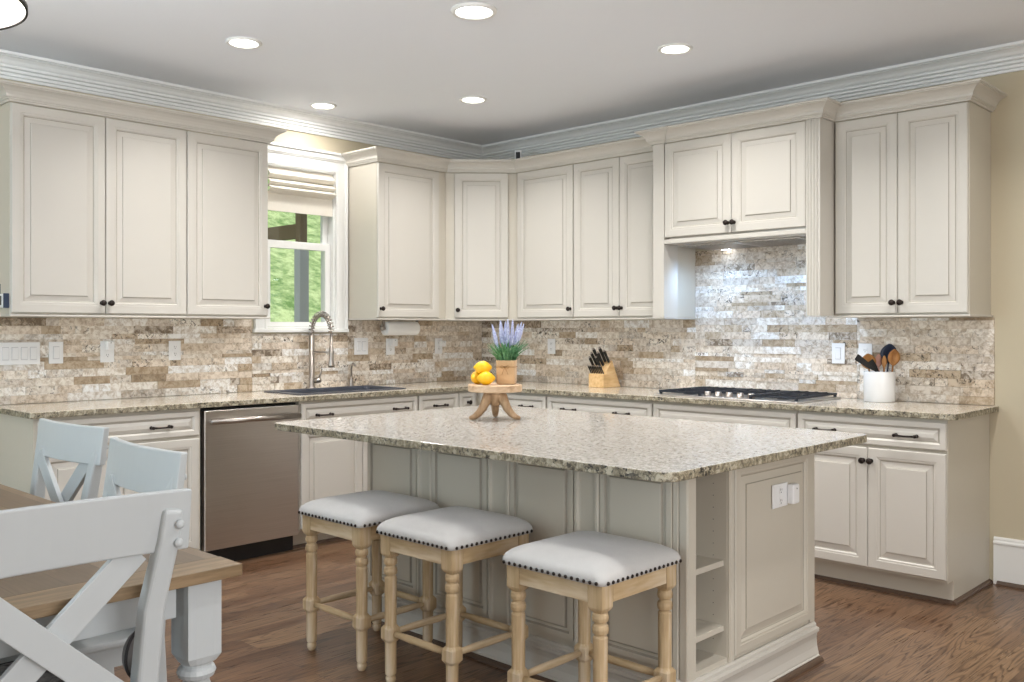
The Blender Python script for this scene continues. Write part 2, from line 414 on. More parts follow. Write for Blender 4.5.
# backsplash of split-face stone, one skin of tiles per wall
def backsplash(name, regions, mapper, seed):
    rr = random.Random(seed); b = MB(); tv = []
    def facebox(u0, u1, z0, z1, d, c):
        st = len(b.f)
        vs = [mapper(u, q, z) for q in (0.001, d) for z in (z0, z1) for u in (u0, u1)]
        b.add(vs, [(0, 2, 3, 1), (4, 5, 7, 6), (0, 1, 5, 4), (2, 6, 7, 3), (0, 4, 6, 2), (1, 3, 7, 5)])
        tv.extend([c]*(len(b.f)-st))
    for u0, u1, z0, z1 in regions:
        z = z0
        while z < z1-.004:
            h = rr.choice((.044, .044, .044, .044, .030, .022))
            if z+h > z1-.012: h = z1-z
            u = u0
            while u < u1-.002:
                w = rr.choice((.07, .1, .13, .15, .2, .2, .25, .3))*rr.uniform(.9, 1.1)
                if u+w > u1-.05: w = u1-u
                t = rr.random(); dk = rr.random()
                c = (t, min(1, rr.random()**2.2*1.1+.06), 1.0 if dk < .04 else (.4 if dk < .12 else 0))
                facebox(u, u+w-.0008, z, z+h-.0008, rr.uniform(.006, .0138), c)
                u += w
            z += h
    o = b.build(name, M['tile'], recalc=True); struct(o)
    at = o.data.color_attributes.new('tile', 'FLOAT_COLOR', 'CORNER')
    i = 0
    for p, c in zip(o.data.polygons, tv):
        for k in p.loop_indices: at.data[k].color = (c[0], c[1], c[2], 1)
    return o
backsplash('backsplash_left', [(-3.6, -2.056, .9155, 1.371), (-2.056, -1.313, .9155, 1.280), (-1.313, -.014, .9155, 1.371)], lambda u, d, z: (d, u, z), 3)
backsplash('backsplash_back', [(.0, 1.977, .9155, 1.371), (1.977, 3.046,   .9155, 1.812), (3.046, 3.062, .9155, 1.371), (3.062, 3.768, .9155, 1.371)], lambda u, d, z: (u, -d, z), 7)

# window in the left wall
w1 = bpy.data.objects.new('window_1', None); COL.objects.link(w1); struct(w1)
b = MB()
yo0, yo1, zt = -2.052, -1.318, 2.47
prof = [(0, 0), (.018, 0), (.02, .012), (.014, .02), (.014, .07), (.02, .075), (.026, .09), (0, .09)]   # (out, across from inner edge)
yi0, yi1, zi = WY0+.004, WY1-.004, WZ1-.004
def cas(pts):
    rings = []
    for (y, z), (dy, dz) in pts: rings.append([(.001+o, y+dy*c, z+dz*c) for o, c in prof])
    b.loft(rings)
cas([((yi0, WZ0), (-1, 0)), ((yi0, zi), (-1, 1)), ((yi1, zi), (1, 1)), ((yi1, WZ0), (1, 0))])
b.build('casing', M['white'], w1)
b = MB(); b.box(.001, .03, yo0+.002, yo1-.002, zi+.085, zi+.118); b.box(.001, .042, yo0, yo1, zi+.118, zi+.135); b.build('head_moulding', M['white'], w1, .003)
b = MB(); b.box(-.145, .034, yo0, yo1, 1.288, 1.3115); b.build('sill', M['white'], w1, .004)
b = MB(); b.cells([-.149, -.001], [WY0+.001, WY0+.016, WY1-.016, WY1-.001], [WZ0+.001, WZ0+.014, WZ1-.016, WZ1-.001], lambda i, j, k: not (j == 1 and k == 1)); b.build('jamb', M['white'], w1)
ja, jb = WY0+.017, WY1-.017
def sash(x0, x1, z0, z1, nm, wid=.042, bot=.042, top=.042):
    b = MB(); b.cells([x0, x1], [ja, ja+wid, jb-wid, jb], [z0, z0+bot, z1-top, z1], lambda i, j, k: not (j == 1 and k == 1)); o = b.build(nm, M['white'], w1, .003)
    b = MB(); xm = (x0+x1)/2; b.box(xm-.003, xm+.003, ja+wid, jb-wid, z0+bot, z1-top); b.build('pane', M['glass'], o)
sash(-.062, -.034, WZ0+.015, 1.892, 'lower_sash', bot=.03, top=.05)
sash(-.094, -.066, 1.846, WZ1-.017, 'upper_sash')

# roman shade
t = thing('roman_shade', 'folded cream linen roman shade drawn up over the sink window', 'window shade', (.0, -1.68, 2.05))
b = MB(); pts = []
def fold(zc, out, h): return [(zc+h*(.5-i/6), out*math.sin(PI*i/6)) for i in range(7)]
ys0, ys1 = -1.937, -1.430
prof = [(2.37, .004)]
for zc, o_ in ((2.315, .040), (2.262, .046), (2.222, .052)): prof += [(z, .004+q) for z, q in fold(zc, o_, .055)][1:]
prof += [(2.185, .010), (2.12, .012), (2.078, .012)]
fr = [[(-.02+x, y, z) for y in (ys0, ys1)] for z, x in prof]
ring = lambda y: [(-.018+x, y, z) for z, x in prof] + [(-.024+x*.9, y, z) for z, x in reversed(prof)]
b.loft([ring(ys0-1.68*0), ring((ys0+ys1)/2), ring(ys1)], 0, False)
for i, v in enumerate(b.v): b.v[i] = (v[0], v[1]+1.68, v[2]-2.05)
b.build('fabric_panel', M['fabric_shade'], t)
b = MB(); b.box(-.017, .014, ys0+1.68, ys1+1.68, .318, .328); b.build('headrail', M['white'], t)

# ------------------------------------------------------------------ cabinet parts
def door_mesh(w, h, t=.02, fr=.052, small=False):
    """raised-panel front, local X 0..w, Z 0..h, face at Y=-t"""
    b = MB()
    if t == .0141: rings = [(0, 0), (0, t), (.020, t), (.026, t-.008), (.036, t-.008), (.042, t-.0005), (.045, t)]
    elif small: rings = [(0, 0), (0, t-.004), (.004, t), (fr, t), (fr+.004, t-.004), (fr+.009, t-.009), (fr+.013, t-.009), (fr+.030, t-.002)]
    else: rings = [(0, 0), (0, t-.004), (.004, t), (fr-.010, t), (fr-.008, t-.002), (fr, t-.002), (fr+.006, t-.008), (fr+.009, t-.010), (fr+.013, t-.010), (fr+.036, t-.0055), (fr+.038, t-.001), (fr+.041, t)]
    R_ = [[(i, -d, i), (w-i, -d, i), (w-i, -d, h-i), (i, -d, h-i)] for i, d in rings]
    n = len(R_); vs = [p for r in R_ for p in r]; fs = []; mi = []
    gl = {2, 4} if t == .0141 else {5, 7} if small else {6, 9}
    for i in range(n-1):
        for k in range(4):
            fs.append((i*4+k, i*4+(k+1) % 4, i*4+4+(k+1) % 4, i*4+4+k)); mi.append(1 if i in gl else 0)
    fs += [(3, 2, 1, 0), tuple((n-1)*4+k for k in range(4))]; mi += [0, 0]
    b.add(vs, fs, mi); return b
KN = [(.004, 0), (.011, .001), (.007, .006), (.005, .012), (.006, .017), (.013, .022), (.016, .027), (.014, .032), (.007, .0355), (.001, .036)]
def knob(parent, x, z, y=-.02):
    b = MB(); b.lathe(KN, (0, 0, 0), 'y', 16); return b.build('knob', M['bronze'], parent, loc=(x, y, z))
def pull(parent, x, z, y=-.02, w=.098):
    b = MB()
    for s in (-1, 1): b.lathe([(.009, 0), (.0095, .004), (.006, .010), (.006, .018), (.0085, .022), (.0085, .032), (.004, .034)], (s*w/2, 0, 0), 'y', 12)
    b.tube([(-w/2, -.026, 0), (-w/4, -.030, -.001), (0, -.031, -.0015), (w/4, -.030, -.001), (w/2, -.026, 0)], [.006, .0048, .0045, .0048, .006], 10)
    return b.build('pull', M['bronze'], parent, loc=(x, y, z))
def door(parent, x0, x1, z0, z1, y, kn=None, name='door', pulls=(), small=False, fr=.052):
    o = door_mesh(x1-x0, z1-z0, fr=fr, small=small).build(name, [M['cab'], M['glaze']], parent, loc=(x0, y, z0))
    if kn == 'r': knob(o, x1-x0-.019, .056)
    if kn == 'l': knob(o, .019, .056)
    if kn == 'rt': knob(o, x1-x0-.018, z1-z0-.064)
    if kn == 'lt': knob(o, .018, z1-z0-.064)
    for p in pulls: pull(o, p, (z1-z0)/2-.006)
    return o

UZ0, UZ1 = 1.377, 2.430
def upper(label, loc, rot, w, doors, depth=.327, z0=UZ0, z1=UZ1, rail=(0, 0), group=None):
    t = thing('wall_cabinet', label, 'wall cabinet', loc, rot, group)
    b = MB(); b.box(.0005, w-.0005, -depth, -.002, z0+.006, z1); b.build('body', M['cab_shaded'], t, .0015, seg=1)
    for x0, x1, k in doors: door(t, x0, x1, z0+.014, z1-.004, -depth-.0004, k)
    b = MB(); b.box(rail[0], w-.0005-rail[1], -depth-.028, -.0025, z0-.005, z0+.0055); b.build('light_rail', M['cab'], t, .003)
    return t
WL = 'wall cabinets'
upper('cream wall cabinet at far left, two raised panel doors with dark knobs meeting between them', (0, -3.585, 0), PI/2, .92, [(.004, .462, 'r'), (.466, .917, 'l')], rail=(-.006, 0))
upper('cream single door wall cabinet touching the left edge of the sink window', (0, -2.665, 0), PI/2, .521, [(.003, .516, 'r')], rail=(0, -.006))
upper('cream single door wall cabinet touching the right edge of the sink window', (0, -1.314, 0), PI/2, .623, [(.003, .545, 'l')], rail=(-.002, 0))
# diagonal corner cabinet
t = thing('corner_wall_cabinet', 'cream diagonal wall cabinet filling the room corner', 'wall cabinet', (0, 0, 0))
poly = [(.002, -.002), (.002, -.690), (.327, -.690), (.690, -.327), (.690, -.002)]
b = MB(); b.prism(poly, UZ0+.006, UZ1); b.build('body', M['cab_shaded'], t, .0015, seg=1)
o = door_mesh(.385, UZ1-UZ0-.018).build('door', [M['cab'], M['glaze']], t, loc=(.327+.064*.7071+.0003, -.690+.064*.7071-.0003, UZ0+.014), rotz=PI/4)
knob(o, .026, .055)
b = MB(); b.prism([(.0025, -.0025), (.0025, -.6895), (.338, -.6895), (.348, -.684), (.684, -.348), (.6895, -.338), (.6895, -.0025)], UZ0-.005, UZ0+.0055); b.build('light_rail', M['cab'], t, .003)
upper('cream single door wall cabinet just right of the diagonal corner cabinet', (.6905, 0, 0), 0, .5375, [(.016, .534, 'r')])
upper('cream two door wall cabinet between the single door cabinet and the range hood', (1.2285, 0, 0), 0, .747, [(.003, .386, 'r'), (.390, .742, 'l')], rail=(0, 0))
upper('cream two door wall cabinet above the utensil crock, farthest right', (3.062, 0, 0), 0, .688, [(.009, .341, 'r'), (.344, .684, 'l')], rail=(0, -.012))

# hood cabinet
t = thing('hood_cabinet', 'deeper cream cabinet with two short doors and side posts above the cooktop', 'hood cabinet', (1.99, 0, 0))
b = MB(); b.cells([.0, .079, .989, 1.0562], [-.498, -.478, -.351, -.004], [1.822, 1.866, UZ1],
    lambda i, j, k: k == 1 and j > 0 and not (j == 1 and i != 1)); b.build('body', M['cab'], t)
def pilaster(x0, flutes):
    w = .079; pts = [(x0, -.352), (x0, -.5)]
    if flutes:
        for k in range(4):
            c = x0+.014+k*.017; pts += [(c-.005, -.5), (c-.003, -.495), (c+.003, -.495), (c+.005, -.5)]
    pts += [(x0+w, -.5)] + ([(x0+w, -.016), (x0+w-.012, -.016), (x0+w-.012, -.352)] if flutes else [(x0+w, -.352)])
    b = MB(); b.prism(pts, 1.379, UZ1+.002); return b.build('post', M['cab'], t, loc=(0, 0, 0))
pilaster(0, False); pilaster(.9895, True)
door(t, .082, .533, 1.86, UZ1-.004, -.4784, 'r'); door(t, .536, .986, 1.86, UZ1-.004, -.4784, 'l')
b = MB(); b.box(.0795, .989, -.5, -.4785, 1.822, 1.848); b.build('bottom_rail', M['cab'], t, .003)

# range hood insert under it
t = thing('range_hood', 'steel range hood insert recessed under the short cabinet above the cooktop', 'range hood', (2.525, -.235, 1.803))
b = MB(); b.box(-.44, .44, -.235, .218, .012, .0625); b.box(-.30, .30, -.15, .15, .0365, .08) if False else None; b.build('hood_body', M['steel'], t, .003)
for sx in (-.2, .2):
    b = MB(); b.box(sx-.19, sx+.19, -.20, .155, .004, .0115)
    f = b.build('grease_filter', M['steel'], t, .002)
    b = MB()
    for k in range(11): b.box(sx-.17+k*.031, sx-.155+k*.031, -.19, .145, .001, .0038)
    b.build('slats', M['nickel'], f)
for sx in (-.3, .3):
    b = MB(); b.lathe([(.03, .003), (.03, .0115)], (sx, .185, 0), 'z', 20); b.build('lamp', M['hoodlens'], t)

# cabinet crowns
cprof = [(0, UZ1-.001), (.010, UZ1-.001), (.012, UZ1+.007), (.018, UZ1+.010), (.018, UZ1+.015), (.024, UZ1+.018), (.026, UZ1+.030), (.035, UZ1+.044), (.049, UZ1+.056),
         (.062, UZ1+.063), (.070, UZ1+.065), (.070, UZ1+.069), (.077, UZ1+.071), (.077, UZ1+.080), (0, UZ1+.080)]
b = MB(); b.sweep([(.002, -3.587), (.345, -3.587), (.345, -2.142), (.002, -2.142)], cprof, 0)
tag(b.build('cabinet_crown', M['cab']), 'stepped cream crown moulding capping the three doors left of the window', 'crown moulding')
b = MB(); b.sweep([(.002, -1.316), (.345, -1.316), (.345, -.6975), (.6975, -.345), (1.985, -.345), (1.985, -.503), (2.072, -.503), (2.072, -.496), (2.977, -.496),
                   (2.977, -.503), (3.062, -.503), (3.062, -.345), (3.752, -.345), (3.752, -.002)], cprof, 0)
tag(b.build('cabinet_crown', M['cab']), 'stepped cream crown moulding running round the corner cabinets and over the hood', 'crown moulding')

# ------------------------------------------------------------------ base cabinets
def base(label, loc, rot, w, depth, fronts, name='base_cabinet', hollow=False):
    t = thing(name, label, 'base cabinet', loc, rot)
    b = MB()
    if hollow: b.cells([.001, .02, w-.02, w-.001], [-depth, -depth+.02, -depth+.075, -.02, -.003], [.0, .114, .60, .883], lambda i, j, k: not (j < 2 and k == 0) and not (k == 2 and i == 1 and j in (1, 2)))
    else: b.cells([.001, w-.001], [-depth, -depth+.075, -.003], [.0, .114, .883], lambda i, j, k: not (j == 0 and k == 0))
    b.build('body', M['cab_shaded'], t)
    for f in fronts: f(t, -depth-.0004)
    b = MB(); b.prism([(-depth+.0745, .0005), (-depth+.058, .0005), (-depth+.060, .010), (-depth+.066, .016), (-depth+.0745, .018)], .001, w-.001, axis='x'); b.build('shoe_moulding', M['shoe'], t)
    return t
DZ0, DZ1, BZ0, BZ1 = .737, .868, .128, .722
def dr(x0, x1, *pulls): return lambda t, y: door(t, x0, x1, DZ0, DZ1, y, None, 'drawer', [p-x0 for p in pulls], True, .026)
def bd(x0, x1, k): return lambda t, y: door(t, x0, x1, BZ0, BZ1, y, k)
def two(w, lo=.006): m = w/2; return [bd(lo, m-.0015, 'rt'), bd(m+.0015, w-lo, 'lt')]
base('cream base cabinet with wide drawer behind the dining chairs, left of the dishwasher', (0, -3.56, 0), PI/2, .855, .57, [dr(.02, .838, .20, .62)] + two(.855, .018))
base('cream sink base cabinet right of the dishwasher, under the sink', (0, -2.080, 0), PI/2, .910, .57, [dr(.006, .904, .16, .75)] + two(.91), hollow=True)
base('narrow cream base cabinet between the sink base and the corner', (0, -1.166, 0), PI/2, .364, .57, [dr(.004, .360, .182), bd(.004, .36, 'lt')])
t = thing('corner_base_cabinet', 'cream corner base cabinet behind the wooden cake stand', 'base cabinet', (0, 0, 0))
b = MB(); b.cells([.003, .495, .57, 1.235], [-.80, -.61, -.535, -.003], [0, .114, .883],
    lambda i, j, k: (i == 0 or j == 2 or (k == 1 and (i == 1 or j >= 1)))); b.build('body', M['cab_shaded'], t)
o = door_mesh(.155, DZ1-DZ0, small=True, fr=.026).build('drawer', [M['cab'], M['glaze']], t, loc=(.5704, -.797, DZ0), rotz=PI/2); knob(o, .0775, .065)
o = door_mesh(.155, BZ1-BZ0).build('door', [M['cab'], M['glaze']], t, loc=(.5704, -.797, BZ0), rotz=PI/2)
door(t, .62, 1.229, DZ0, DZ1, -.6104, None, 'drawer', [.16, .45], True, .026); door(t, .62, 1.229, BZ0, BZ1, -.6104, 'rt')
base('cream base cabinet under the knife block on the back wall', (1.237, 0, 0), 0, .836, .61, [dr(.006, .832, .2, .62)] + two(.836))
base('cream base cabinet directly under the gas cooktop', (2.075, 0, 0), 0, .913, .61, [dr(.006, .909)] + two(.913))
t = base('cream base cabinet at the right end, double doors under the utensil crock', (2.990, 0, 0), 0, .754, .61, [dr(.006, .751, .16, .568)] + two(.754, .004))
b = MB(); b.prism([(.7535, .0005), (.773, .0005), (.771, .009), (.765, .015), (.7535, .02)], -.552, -.004, axis='y'); b.build('shoe_moulding', M['shoe'], t)

# dishwasher
t = thing('dishwasher', 'brushed stainless steel dishwasher with bar handle', 'dishwasher', (0, -2.70, 0), PI/2)
b = MB(); b.box(.004, .612, -.548, -.02, .09, .872); b.build('tub', M['black'], t)
b = MB(); b.box(.010, .606, -.59, -.5485, .100, .865); b.build('door_panel', M['steel'], t, .004)
b = MB(); b.box(.010, .606, -.53, -.02, .002, .0895); b.build('toe_panel', M['black'], t)
b = MB(); b.tube([(.025, -.632, .806), (.590, -.632, .806)], .0155, 16)
for x in (.055, .56): b.tube([(x, -.5905, .806), (x, -.632, .806)], .009, 12)
b.build('handle', M['nickel'], t)

# ------------------------------------------------------------------ counters
SX0, SX1, SY0, SY1 = .115, .500, -2.02, -1.22
b = MB()
xs = [.0025, SX0, SX1, .609, 3.788]; ys = [-3.586, SY0, SY1, -.648, -.0025]
def cf(i, j, k):
    if i == 3: return j == 3
    if i == 1 and j == 1: return False
    return True
b.cells(xs, ys, [.8845, .914], cf, lambda d: 0 if d[2] else 1)
tag(b.build('kitchen_countertop', [M['granite'], M['granite_edge']], None, .003), 'long L shaped beige granite countertop along both walls', 'countertop')

t = thing('kitchen_sink', 'dark composite drop-in sink with thin rim below the window', 'sink', ((SX0+SX1)/2, (SY0+SY1)/2, .914))
hx, hy = (SX1-SX0)/2, (SY1-SY0)/2
def rr_(hx, hy, z, r, n=6):
    out = []
    for sx, sy, a0 in ((1, 1, 0), (-1, 1, PI/2), (-1, -1, PI), (1, -1, 1.5*PI)):
        for k in range(n+1):
            a = a0+PI/2*k/n; out.append((sx*(hx-r)+r*math.cos(a), sy*(hy-r)+r*math.sin(a), z))
    return out
b = MB(); b.loft([rr_(hx+.016, hy+.016, .0008, .02), rr_(hx+.016, hy+.016, .005, .02), rr_(hx+.004, hy+.004, .008, .02), rr_(hx-.022, hy-.022, .008, .03), rr_(hx-.028, hy-.028, .002, .035),
                  rr_(hx-.032, hy-.032, -.017, .035), rr_(hx-.03, hy-.03, -.018, .035), rr_(hx-.012, hy-.012, -.018, .02), rr_(hx-.003, hy-.003, .0009, .02)], 0, False, closed=True)
b.build('rim', M['sink'], t)
b = MB(); b.loft([rr_(hx-.005, hy-.005, -.0185, .02), rr_(hx-.005, hy-.005, -.024, .02), rr_(hx-.026, hy-.026, -.026, .03), rr_(hx-.045, hy-.045, -.15, .05)], 0, False, False)
b.build('basin_wall', M['sink'], t)
b = MB(); b.prism([(p[0], p[1]) for p in rr_(hx-.0455, hy-.0455, 0, .05)], -.151, -.147); b.build('basin_floor', M['sink'], t)

# faucet
fx, fy = .062, -1.645
t = thing('kitchen_faucet', 'tall brushed nickel spring faucet behind the sink', 'faucet', (fx, fy, .9145))
b = MB(); b.lathe([(.028, 0), (.030, .004), (.026, .012), (.021, .02), (.021, .03), (.019, .034), (.019, .345), (.014, .35), (.014, .358)], n=18); b.build('column', M['nickel'], t)
arc = [(0, 0, .358)] + [(.11-.11*math.cos(a), 0, .385+.110*math.sin(a)) for a in [PI*i/14 for i in range(15)]] + [(.22, 0, .36)]
b = MB(); b.tube(arc, .007, 8); hose = b.build('hose', M['nickel'], t)
hel = []; n = 17*10
def along(u):
    i = min(int(u*(len(arc)-1)), len(arc)-2); f = u*(len(arc)-1)-i
    return Vector(arc[i]).lerp(Vector(arc[i+1]), f), (Vector(arc[i+1])-Vector(arc[i])).normalized()
for k in range(n+1):
    p, d = along(.98*k/n); a = 2*PI*k/10; e1 = Vector((0, 1, 0)); e2 = d.cross(e1)
    hel.append(p+(e1*math.cos(a)+e2*math.sin(a))*.017)
b = MB(); b.tube(hel, .0042, 6); b.build('spring', M['nickel'], t)
b = MB(); b.lathe([(.009, .36), (.010, .28), (.015, .275), (.017, .19), (.021, .165), (.021, .15), (.016, .148)], (.22, 0, 0), n=16); b.build('spray_head', M['nickel'], t)
b = MB(); b.tube([(.02, 0, .245), (.20, 0, .245)], .006, 10); b.lathe([(.020, .236), (.020, .254), (.0175, .254), (.0175, .236)], (.22, 0, 0), n=16, caps=False); b.build('holder_arm', M['nickel'], t)
b = MB(); b.tube([(.012, .010, .055), (.034, .030, .058), (.046, .040, .06)], [.016, .021, .017], 14); b.tube([(.036, .032, .066), (.044, .040, .10), (.050, .046, .132)], [.007, .006, .0055], 8); b.build('lever', M['nickel'], t)
t = thing('soap_dispenser', 'slim nickel soap dispenser with curved neck right of the faucet', 'soap dispenser', (.064, -1.325, .9145))
b = MB(); b.lathe([(.018, 0), (.020, .003), (.016, .015), (.014, .04), (.010, .055), (.007, .06), (.007, .07)], n=14); b.build('collar', M['nickel'], t)
b = MB(); b.tube([(0, 0, .07), (.0, 0, .12), (.006, 0, .145), (.02, 0, .158), (.036, 0, .155), (.044, 0, .143)], .0072, 10); b.build('spout', M['nickel'], t)

# cooktop
t = thing('gas_cooktop', 'stainless gas cooktop with black iron grates', 'cooktop', (2.525, -.335, .9145))
b = MB(); b.box(-.457, .457, -.265, .265, 0, .011); b.build('tray', M['steel'], t, .004)
for gx0, gx1 in ((-.44, -.155), (-.15, .15), (.155, .44)):
    b = MB(); y0, y1 = (-.235, .24) if gx0 != -.15 else (-.10, .24)
    bars = []
    nx = 3
    for y in (y0, y1): b.box(gx0, gx1, y-.006, y+.006, .022, .033)
    for x in (gx0+.006, gx1-.006): b.box(x-.006, x+.006, y0+.006, y1-.006, .022, .033)
    for k in range(1, 5):
        x = gx0+(gx1-gx0)*k/5; b.box(x-.005, x+.005, y0+.0065, y1-.0065, .023, .036)
    ym = (y0+y1)/2; b.box(gx0+.012, gx1-.012, ym-.005, ym+.005, .0235, .0355)
    for x in (gx0+.008, gx1-.008):
        for y in (y0+.004, y1-.004): b.box(x-.007, x+.007, y-.006, y+.006, .0112, .0225)
    b.build('grate', M['iron'], t)
for bx, by, br in ((-.30, -.12, .04), (-.30, .13, .034), (0, .08, .05), (.30, -.12, .034), (.30, .13, .04)):
    b = MB(); b.lathe([(br, .0112), (br, .02), (br*.8, .0205), (br*.78, .0222), (0.001, .0222)], (bx, by, 0), n=20); b.build('burner', M['iron'], t)
for k in range(5):
    b = MB(); b.lathe([(.022, .0112), (.022, .015), (.019, .018), (.0185, .034), (.015, .037), (.001, .037)], (-.14+.07*k, -.185, 0), n=16); b.build('control_knob', M['nickel'], t)

# ------------------------------------------------------------------ island
IX0, IX1, IY0, IY1 = 1.88, 3.59, -2.58, -1.685
t = thing('island_cabinet', 'painted kitchen island base with raised panels and open side shelves', 'island', ((IX0+IX1)/2, (IY0+IY1)/2, 0))
ox, oy = -(IX0+IX1)/2, -(IY0+IY1)/2
def sh(b):
    b.v = [(x+ox, y+oy, z) for x, y, z in b.v]; return b
BX = IX1-.30
b = MB(); b.cells([IX0, BX, IX1], [IY0, -2.538, -2.335, IY1], [0, .168, .838, .8645], lambda i, j, k: not (i == 1 and j == 1 and k == 1)); sh(b).build('body', M['cab_shaded'], t)
def idoor(x0, x1):
    o = door_mesh(x1-x0, .655, t=.0141).build('door_panel', [M['cab_shaded'], M['glaze']], t, loc=(x0+ox, IY0-.0004+oy, .178)); return o
for x0, x1 in ((1.900, 2.236), (2.338, 2.666), (2.794, 3.112), (3.234, 3.534)): idoor(x0, x1)
for x0, x1 in ((2.238, 2.335), (2.668, 2.790), (3.114, 3.230)):
    w = x1-x0
    b = MB(); b.prism([(x0, IY0-.0004), (x0, IY0-.012), (x0+.006, IY0-.018), (x0+.016, IY0-.018), (x0+.022, IY0-.010), (x0+.028, IY0-.008), (x1-.028, IY0-.008), (x1-.022, IY0-.010), (x1-.016, IY0-.018), (x1-.006, IY0-.018), (x1, IY0-.012), (x1, IY0-.0004)], .15, .864)
    sh(b).build('pilaster', M['cab_shaded'], t)
b = MB(); b.prism([(3.538, IY0-.0004), (3.538, IY0-.008), (3.555, IY0-.008), (3.558, IY0-.003), (3.562, IY0-.003), (3.565, IY0-.008), (IX1, IY0-.008), (IX1+.006, IY0-.004), (IX1+.006, -2.540), (IX1+.0004, -2.540), (IX1+.0004, IY0-.0004)], .15, .864); sh(b).build('corner_stile', M['cab_shaded'], t)
# right end: stile, framed panel
b = MB(); b.prism([(IX1+.0004, -2.333), (IX1+.008, -2.333), (IX1+.008, -2.318), (IX1+.003, -2.314), (IX1+.003, -2.309), (IX1+.010, -2.304), (IX1+.0004, -2.304)], .15, .864); sh(b).build('stile', M['cab_shaded'], t)
o = door_mesh(.574, .67, t=.014, fr=.040).build('side_panel', [M['cab_shaded'], M['glaze']], t, loc=(IX1+.0004+ox, -2.30+oy, .165), rotz=PI/2)
b = MB(); b.box(IX1+.0004, IX1+.010, -1.722, IY1, .15, .864); sh(b).build('stile', M['cab_shaded'], t, .003)
for z in (.277, .504):
    b = MB(); b.box(BX+.002, IX1-.012, -2.5375, -2.3355, z-.020, z); sh(b).build('shelf', M['cab_shaded'], t, .0015)
b = MB()
for k in range(12):
    for x in (IX1-.05,): b.lathe([(.0025, -.3360), (.0025, -.3353)], (0, 0, 0), 'z', 8) if False else None
for k in range(14): b.box(IX1-.0555, IX1-.0525, -2.3356, -2.3351, .22+.042*k, .223+.042*k)
sh(b).build('shelf_pin_holes', M['slot'], t)
bp_ = [(.0004, 0), (.030, 0), (.030, .020), (.026, .024), (.026, .03), (.020, .055), (.017, .088), (.021, .108), (.028, .114), (.028, .128), (.016, .132), (.016, .142), (.008, .149), (.0004, .149)]
b = MB(); b.sweep([(IX0, IY1), (IX0, IY0), (IX1, IY0), (IX1, IY1)][::1] if False else [(IX0, IY0), (IX1, IY0), (IX1, IY1)], bp_); sh(b).build('base_moulding', M['cab'], t)
b = MB(); b.sweep([(IX0, IY0), (IX1, IY0), (IX1, IY1)], [(.0305, .0005), (.048, .0005), (.046, .009), (.040, .015), (.0305, .018)]); sh(b).build('shoe_moulding', M['shoe'], t)

b = MB()
cx0, cx1, cy0, cy1 = 1.655, 3.768, -2.945, -1.545
b.loft([[(x+(cx0+cx1)/2, y+(cy0+cy1)/2, z) for x, y, _ in rr_((cx1-cx0)/2, (cy1-cy0)/2, 0, .05)] for z in (.865, .895)], 0)
for i, f in enumerate(b.f): b.mi[i] = 1 if len(f) == 4 else 0
tag(b.build('island_countertop', [M['granite_island'], M['granite_edge']], None, .003), 'large pale granite slab with rounded corners on the kitchen island', 'countertop')

# ------------------------------------------------------------------ outlets and switches
def wallplate(label, loc, rot, w, h, kinds, plug=None, name='wall_outlet', cat='outlet', ydir=0):
    """kinds: list of ('rocker'|'socket') centred columns"""
    t = thing(name, label, cat, loc, rot)
    b = MB(); b.box(-w/2, w/2, -.006, 0, -h/2, h/2); b.build('plate', M['plate'], t, .0025)
    n = len(kinds)
    for i, k in enumerate(kinds):
        x = (i-(n-1)/2)*.046
        if k == 'rocker':
            b = MB(); b.box(x-.0165, x+.0165, -.0065, -.0061, -.034, .034, 0); b.prism([(-.0062, -.031), (-.009, -.031), (-.0115, .031), (-.0062, .031)], x-.0145, x+.0145, 1, 'x'); b.build('rocker', [M['plate_gap'], M['plate']], t)
        elif k == 'socket':
            for zz in (-.020, .020):
                b = MB(); b.prism([(x+p[0], p[1]+zz) for p in [(-.013, -.009), (-.008, -.014), (.008, -.014), (.013, -.009), (.013, .009), (.008, .014), (-.008, .014), (-.013, .009)]], -.0085, -.0062, axis='y')
                s = b.build('socket', M['plate'], t)
                b = MB(); b.box(x-.0065, x-.0045, -.0089, -.0086, zz-.002, zz+.007); b.box(x+.0045, x+.0065, -.0089, -.0086, zz-.002, zz+.006); b.lathe([(.0025, .0086), (.0025, .0089)], (x, 0, zz-.008), 'y', 8); b.build('slots', M['slot'], s)
    return t
def plug_in(label, loc, rot, w=.045, h=.05, d=.035):
    t = thing('outlet_plug', label, 'plug', loc, rot)
    b = MB(); b.box(-w/2, w/2, -d, 0, -h/2, h/2); b.build('case', M['plate'], t, .008, seg=3)
    b = MB(); b.lathe([(.003, d), (.003, d+.0006)], (0, 0, h*.28), 'y', 8); b.build('lamp_dot', M['slot'], t)
    return t
lw = .0142
Y90 = PI/2
wallplate('white four rocker light switch plate at the left end of the backsplash', (lw, -3.435, 1.181), Y90, .205, .118, ['rocker']*4, name='light_switch', cat='light switch')
wallplate('white single rocker switch between four-rocker plate and plugged outlet', (lw, -3.250, 1.182), Y90, .074, .118, ['rocker'], name='light_switch', cat='light switch')
wallplate('white outlet holding a square plug, below the far left wall cabinet', (lw, -2.974, 1.183), Y90, .078, .120, ['socket'])
plug_in('small white plug adapter in the outlet below the far left wall cabinet', (lw+.0092, -2.970, 1.219), Y90)
wallplate('white empty outlet left of the sink above the dishwasher', (lw, -2.575, 1.183), Y90, .074, .115, ['socket'])
wallplate('white double rocker switch plate right of the sink window sill', (lw, -1.205, 1.19), Y90, .118, .118, ['rocker', 'rocker'], name='light_switch', cat='light switch')
wallplate('white outlet with a plug under the paper towel roll', (lw, -.945, 1.184), Y90, .078, .118, ['socket'])
